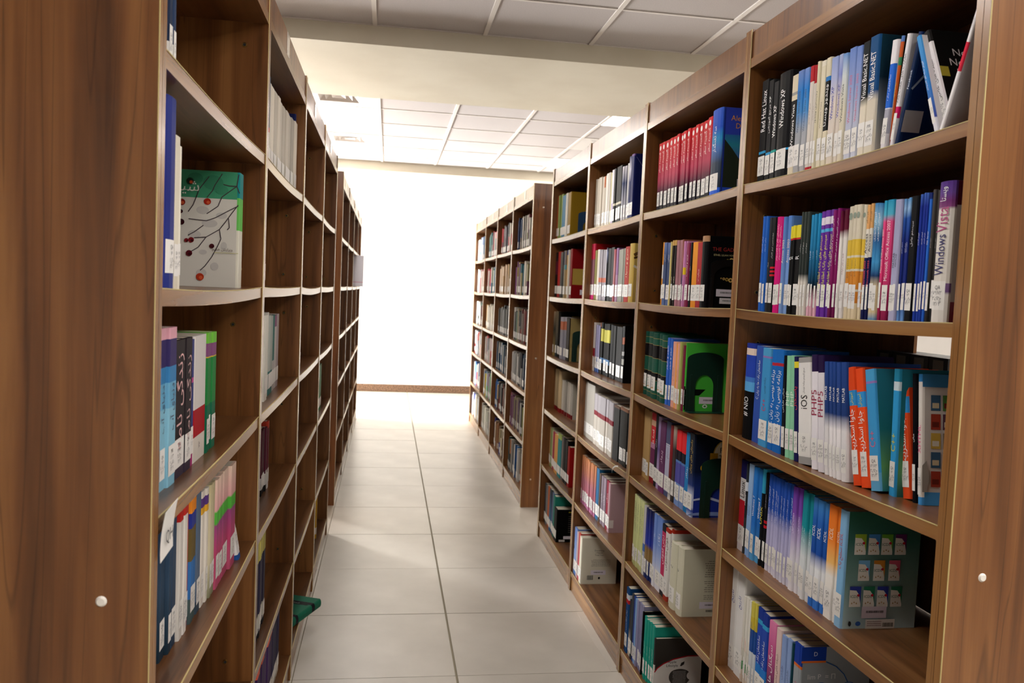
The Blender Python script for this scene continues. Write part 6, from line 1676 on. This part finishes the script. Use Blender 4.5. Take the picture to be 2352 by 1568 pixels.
def all_books():
    cells = {}
    for b in BOOKS + LEANING:
        cells.setdefault(b[:3], []).append(b)
    for (side, bay, row), L in cells.items():
        # left to right as seen from the aisle
        L.sort(key=lambda b: -b[4] if side == 'R' else b[4])
        for i, b in enumerate(L):
            make_book(*b, i + 1, len(L))


FAR_PALETTE = {
    (5, 1): '1f2c50 24345c 1f2c50 5a6a8c d8d4cc 2a2628 8a8078 e0dcd4 5a1c28 d4d0c8 8a9a68', (5, 2): '8a5a88 c8b058 6a3a50 3a6a78 d8cfc0 e4ddd0 a8a078',
    (5, 3): 'd8d4cc 3a3a38 5a7a68 c8b898 2a2828 4a4444 6a3030 8a7a70 7a2824 d0ccc4 3a3c40', (5, 4): 'b8b4b0 a8a6a4 9a9896 c4c0ba 3a3634 2a2830 24405a 1f3450',
    (5, 5): '8a5060 6a3858 7a4a6a 8a8060 5a3a48 a0907c 6a4a6a 2a2628 e0dcd4 1c1a1a 8a8a50', (5, 6): '22483c 2a3c38 c87a48 d8d4cc 4a3a34 3a3634 e0d8c8 3a68a8 4a78b0 e4e0da 9a9488',
    (6, 1): 'b83040 c04a54 7a7478 6a6670 5a5660 4a4850 3a3840 d8d2c8 e0dad0', (6, 2): 'd4b89a ccb092 d8c0a4 c8a888 d0b496 c0a078 9a8450',
    (6, 3): '5a5a58 4a4a4a 6a6a66 58585a 3c3c3e 626260 4e4e50 5c5c5a', (6, 4): '3a5a80 24405c d8d4cc 4a6a90 e0dcd4 2a4a6a c8c0b0 6a7a8a e4e0d8 3a3a3c',
    (6, 5): '2a64a8 3a70b0 c8a878 4a4448 7a746c 3a3638 7a3020 2a2426 8a8078', (6, 6): '3a3a80 d8c8a8 8a6a50 c08048 a06a40 6a5a48 9a8a60 7a6a4a c8b898',
    (7, 1): '8ab0a8 6a9098 78a0a0 5a8088 b03048 d8d4cc e8a0a8 e0b0b0', (7, 2): 'c85060 e8e0d8 c02848 e4dcd4 d8d0c8 2a7a4c e0dcd4 6a88a0',
    (7, 3): 'd8a860 e4dcc8 e8e0d0 e0d8c4 e4dccc d8d0bc e8e2d4', (7, 4): 'e0dcd4 b82828 c03030 8a8a90 a8a0a0 d8ccc4 c8b0b0 e0d8d0',
    (7, 5): 'e0dcd8 6a88b0 d8c040 8aa0a8 9a8a98 a8b8b0 4aa050 58a858 3a3634', (7, 6): 'd8d4c8 e0dcd0 dcd8c8 e4e0d4 d8d0c0 c8c8b8 e0d8c8 3a3230',
    (8, 1): 'f0ece8 e8e4e0 8aa0c8 a8b4d8 6a88a8 d8e0e0', (8, 2): 'f0e8e4 e8d0d0 f0ece8 e0a0a0 f0e4dc c89898', (8, 3): 'f0ece4 e8e4dc e0d8d0 d8d0c8 4a7068 6a2020 7a2828',
    (8, 4): 'f0ece8 a8b8c8 d8a8a0 c04040 e8e4e0 e0d8d0 8a98a8', (8, 5): 'e8eef0 6a98d8 5a88c8 e8e4e0 d8d4d8 3a4a78 c85858 e0dce0', (8, 6): 'e0e0e8 2a3a90 d8e0e8 e8e4d8 e4dcc8 c8d4e0 e0e4e8'}


def far_books():
    mb = MB()
    page = lin('e0d6c2')
    white = lin('efece6')

    def put(side, bay, row, xs, lo, t, h, spec, kw, D=.165):
        right = side == 'R'
        z = (ZR if right else ZL)[row] - sag_at(side, bay, row, lo + t / 2)
        if right:
            T = lambda p: (xs + p[0], lo + p[1], z + p[2])
        else:
            T = lambda p: (xs - p[0], lo + t - p[1], z + p[2])
        n0 = len(mb.c)
        c, bulge = book_shell(mb, t, h, D, spec, False, COVER_BANDS.get(kw.get('cover')), T, right)
        j = RND.uniform(.55, 1.08)
        mb.c[n0:] = [(q[0] * j, q[1] * j, q[2] * j, 1) for q in mb.c[n0:]]
        book_pages(mb, t, h, D, False, c, T, page)
        if kw.get('label', 1):
            z0 = .02
            mb.face([T((-.0006, t - .001, z0)), T((-.0006, .001, z0)), T((-.0006, .001, z0 + .045)), T((-.0006, t - .001, z0 + .045))], 0, white)
        kind = kw.get('cover')
        if kind in ('redgold', 'plain', 'beige', 'mustard'):
            P = lambda u, v: T((u * D, -.0008 if right else t + .0008, v * h))
            if kind == 'redgold':
                rects = [(.42, .45, .8, .68, '8a5a30'), (.3, .08, .75, .18, 'e6e0ea'), (.55, .5, .62, .62, '2a2024')]
            elif kind == 'plain':
                rects = [(.25, .1, .9, .19, 'e6e0ea'), (.4, .9, .8, .93, 'c8c040')] + [(.4, .3 + .06 * k, .9, .315 + .06 * k, '5a5650') for k in range(9)] + [(.1, .02, .3, .08, 'd8d4d0')]
            elif kind == 'beige':
                rects = [(0, .33 + .03 * k, 1, .335 + .03 * k, '6a5a30') for k in range(3)]
            else:
                rects = []
            for u0, v0, u1, v1, cc in rects:
                mb.face([P(u0, v0), P(u1, v0), P(u1, v1), P(u0, v1)], 0, lin(cc))
    for (side, bay, row, xs, lo, t, h, spec, title, desc, kw) in FAR:
        put(side, bay, row, xs + RND.uniform(-.004, .004), lo, max(.006, t - .0035), h + RND.uniform(-.003, .003), spec, kw)
    for (bay, row), pal in FAR_PALETTE.items():
        rr = random.Random(bay * 10 + row)
        y0, y1 = bay_range('R', bay)
        cols = pal.split()
        y = y1 - .035
        xs = XR + .03
        span = (y1 - y0) * (.8 if row % 2 else .72)
        # repeat thin copies of each colour until the compartment is filled
        n = len(cols)
        per = span / n
        for k, cc in enumerate(cols):
            m = 1 if per < .05 else 2
            for q in range(m):
                t = per / m * rr.uniform(.85, 1.1)
                h = rr.uniform(.205, .25)
                hh = colorsys.rgb_to_hsv(*[int(cc[i:i + 2], 16) / 255 for i in (0, 2, 4)])
                dv = rr.uniform(-.05, .05)
                g = ''.join('%02x' % int(255 * min(1, max(0, v))) for v in colorsys.hsv_to_rgb(hh[0], hh[1], min(1, max(0, hh[2] + dv))))
                second = cols[(k + 3) % n] if rr.random() < .3 else g
                spec = '%s@%.2f,%s' % (g, rr.uniform(.25, .6), second)
                y -= t
                if y < y0 + .02:
                    break
                put('R', bay, row, xs + rr.uniform(-.007, .01), y, t - .005, h, spec, {'label': rr.random() < .85})
    # left bookcases, far block
    for bay, row, y, cols in ((5, 1, 5.52, '2a2a30 d8d0c4 e0d8cc'), (5, 4, 5.5, 'e0d8d0 d8d4cc 3a2a2c'), (5, 5, 5.55, '8a8480 d8d4d0'), (6, 4, 6.4, '2a4a3c 6a8a78'), (7, 1, 7.3, 'd8d4c8 e0dcd4 8ab0b8 d8ccd4 e8e0d8 a898c8 d8d0e0'), (7, 3, 7.3, '9a8a98 c8b8b8 d8d0cc a8a0b0'), (8, 1, 8.25, 'd0c8d8 a8b0d8 b8a8c8 8a98c8'), (8, 3, 8.25, 'c8c0c8 d8d0d0 a89898'), (8, 4, 8.25, 'd8d0d4 c8a8b8'), (8, 5, 8.25, 'c088b8 d8a8b0 d8c8d8'), (8, 6, 8.3, 'a868b8 e09868 d0b0d8')):
        for cc in cols.split():
            t = RND.uniform(.025, .04)
            put('L', bay, row, XL - .03, y, t, RND.uniform(.21, .25), cc, {})
            y += t + .001
    put('L', 4, 6, XL - .03, 4.42, .028, .235, 'c89a2c@.75,e4dccc@.9,c89a2c', {'label': 0})
    o = obj('shelved_books', mb.mesh('shelved_books', [COVER], True))
    tag(o, 'many more books filling the farther shelves of both rows', 'books', None, 'stuff')


# ------------------------------------------------------------------ bookends and loose things
def bookend(x0, x1, y, z, h, mat, label, gap=.5, ph=.62):
    r = root('bookend', ((x0 + x1) / 2, y, z), label, 'bookend', 'metal bookends')
    w = (x1 - x0) / 2
    m = MB()
    n = 20
    out, inn = [(-w, .0)], [(-w * gap, .0)]
    for k in range(n + 1):
        a = math.pi - math.pi * k / n
        out.append((w * math.cos(a), h * .88 + h * .12 * math.sin(a)))
        inn.append((w * gap * math.cos(a), h * (ph - .2) + h * .2 * math.sin(a)))
    out.append((w, 0))
    inn.append((w * gap, 0))
    th = .0014
    for i in range(len(out) - 1):
        a, b, c, d = out[i], out[i + 1], inn[i + 1], inn[i]
        m.face([(a[0], 0, a[1]), (d[0], 0, d[1]), (c[0], 0, c[1]), (b[0], 0, b[1])])
        m.face([(a[0], th, a[1]), (b[0], th, b[1]), (c[0], th, c[1]), (d[0], th, d[1])])
        m.face([(a[0], 0, a[1]), (b[0], 0, b[1]), (b[0], th, b[1]), (a[0], th, a[1])])
        m.face([(d[0], 0, d[1]), (d[0], th, d[1]), (c[0], th, c[1]), (c[0], 0, c[1])])
    obj('plate', m.mesh('plate', [mat]), r)
    m = MB()
    m.box(-w, w, -.035, th, 0, .0014)
    obj('foot', m.mesh('foot', [mat]), r)
    for xx in (-w * (1 + gap) / 2, w * (1 + gap) / 2):
        m = MB()
        m.box(xx - .003, xx + .003, -.0022, 0, 0, h * .62)
        obj('rib', m.mesh('rib', [mat]), r)


def near_y(side, bay, row):
    return min(b[4] for b in BOOKS + FAR if b[:3] == (side, bay, row))


def loose_things():
    bookend(.975, 1.10, near_y('R', 2, 3) - .004, ZR[3] - .005, .196, DARKGREEN, 'dark green arched bookend against the bright green book')
    bookend(.985, 1.105, near_y('R', 2, 4) - .004, ZR[4] - .005, .19, DARKGREEN, 'dark green bookend in front of the navy gold ribbon book', .45, .5)
    bookend(.966, 1.10, near_y('R', 2, 2) - .004, ZR[2] - .004, .15, BLACKMETAL, 'black bookend against the black hardback with gold ornaments', .8, .86)
    bookend(1.0, 1.11, near_y('R', 4, 1) - .004, ZR[1] - .004, .14, BLUEPLASTIC, 'blue bookend against the mustard yellow book, top shelf')
    bookend(1.0, 1.11, near_y('R', 4, 3) - .004, ZR[3] - .005, .17, DARKGREEN, 'dark green bookend against the beige book in the fourth bay')
    # black box files standing at the back of the third shelf
    for k in range(4):
        y0 = 1.60 + k * .066
        r = root('box_file', (1.185, y0, ZR[3] - .004), 'black box file at back of third shelf, %s from the near end' % ORD[k], 'box file', 'black box files behind the leaning books')
        m = MB()
        m.box(0, .09, 0, .062, 0, .264)
        bevel(obj('case', m.mesh('case', [flat('box_file_black', '131316', .4)]), r), .003)
        m = MB()
        m.box(-.0008, 0, .014, .048, .03, .258)
        obj('file_label', m.mesh('file_label', [flat('box_file_label', '77756e', .5)]), r)
    # green book lying half off the bottom shelf on the left
    C = Vector((-.238, 3.46, .0))
    e1 = Vector((-.396, -.918, 0)).normalized()
    e2 = Vector((-.918, .396, 0)).normalized()
    t, h, D = .036, .24, .17
    O = C + e1 * h
    m = Matrix((e2, Vector((0, 0, 1)), -e1)).transposed().to_4x4()
    m.translation = (O.x, O.y, ZL[6] + .003)
    r = root('book', (0, 0, 0), 'green hardback lying flat and sticking out of the bottom left shelf', 'book', 'books on the nearer shelves')
    r.matrix_world = m
    mb = MB()
    c, bulge = book_shell(mb, t, h, D, '1f6b52@.22,1c1820@.32,1f6b52@.78,1c1820@.86,1f6b52', True, None, None, True)
    obj('cover', mb.mesh('book_cover', [COVER], True), r)
    mb = MB()
    book_pages(mb, t, h, D, True, c)
    obj('pages', mb.mesh('book_pages', [PAGES]), r)
    cp = CoverPrint(D, h, t, False)
    cp.rect(.08, .64, .9, .74, '1a1c1e')
    cp.rect(.1, .12, .9, .2, '1a1426')
    cp.text('فرهنگ جامع', .5, .69, .012, 'c8ccc8')
    obj('cover_print', cp.mb.mesh('cover_print', [COVER], True), r)
    for me in cp.texts:
        obj('cover_lettering', me, r)
    # yellow book leaning at the bottom of the fourth left bay
    # white magazine standing proud of the far left bookcase
    r = root('magazine', (XL + .062, 8.16, ZL[2]), 'white magazine sticking out of the far left bookcase', 'magazine')
    r.rotation_euler = (0, 0, math.pi)
    mb = MB()
    c, bulge = book_shell(mb, .012, .30, .21, 'eeeaf2@.1,f0ecf4@.85,e0a8c0@.87,f0ecf4', False)
    obj('cover', mb.mesh('magazine_cover', [COVER], True), r)
    mb = MB()
    book_pages(mb, .012, .30, .21, False, c)
    obj('pages', mb.mesh('magazine_pages', [PAGES]), r)
    # paper tag hanging from the left shelf edge
    r = root('paper_tag', (XL + .004, 1.225, 1.05), 'white paper tag with two letters taped to nearest left shelf edge', 'paper tag')
    m = MB()
    for k in range(6):
        a, b = k / 6, (k + 1) / 6
        f = lambda q: .010 * (q - .2) ** 2
        z = lambda q: .0 + .072 * q
        m.face([(f(a), -.034, z(a)), (f(a), .034, z(a) + .004), (f(b), .034, z(b) + .004), (f(b), -.034, z(b))])
    o = obj('sheet', m.mesh('sheet', [PAPER]), r)
    sol = o.modifiers.new('thickness', 'SOLIDIFY')
    sol.thickness = .0004
    me = text_mesh('QH', .026, lambda a, b: (.0035, a, .03 + b), ink('4a4a4a'))
    obj('lettering', me, r)
    # curled paper strip hanging over a shelf edge on the right
    r = root('paper_strip', (XR - .002, 3.1, ZR[4] - .02), 'small curled white paper strip on the fourth shelf edge, third right bay', 'paper strip')
    m = MB()
    for k in range(8):
        a, b = k / 8, (k + 1) / 8
        P = lambda q: (-.012 * math.sin(q * 2.2), .05 - q * -.0 - .09 * q * -1 if False else .05 + .05 * q, .02 - .035 * q * q)
        p, q = P(a), P(b)
        m.face([p, q, (q[0], q[1], q[2] + .006), (p[0], p[1], p[2] + .006)])
    o = obj('strip', m.mesh('strip', [PAPER]), r)
    sol = o.modifiers.new('thickness', 'SOLIDIFY')
    sol.thickness = .0004


for _b in BOOKS + LEANING:
    for _t in (_b[8] if isinstance(_b[8], list) else [_b[8]] if _b[8] else []):
        text_geo(_t[0])
for _t in LABEL_TEXTS:
    text_geo(_t)
room()
ceiling_things()
bookcase('R', 0, 'long brown wooden bookcase along the right side, nearest to the viewer')
bookcase('R', 1, 'far brown wooden bookcase on the right, next to the end wall')
bookcase('L', 0, 'long brown wooden bookcase along the left side, nearest to the viewer')
bookcase('L', 1, 'far brown wooden bookcase on the left, next to the end wall')
all_books()
far_books()
loose_things()
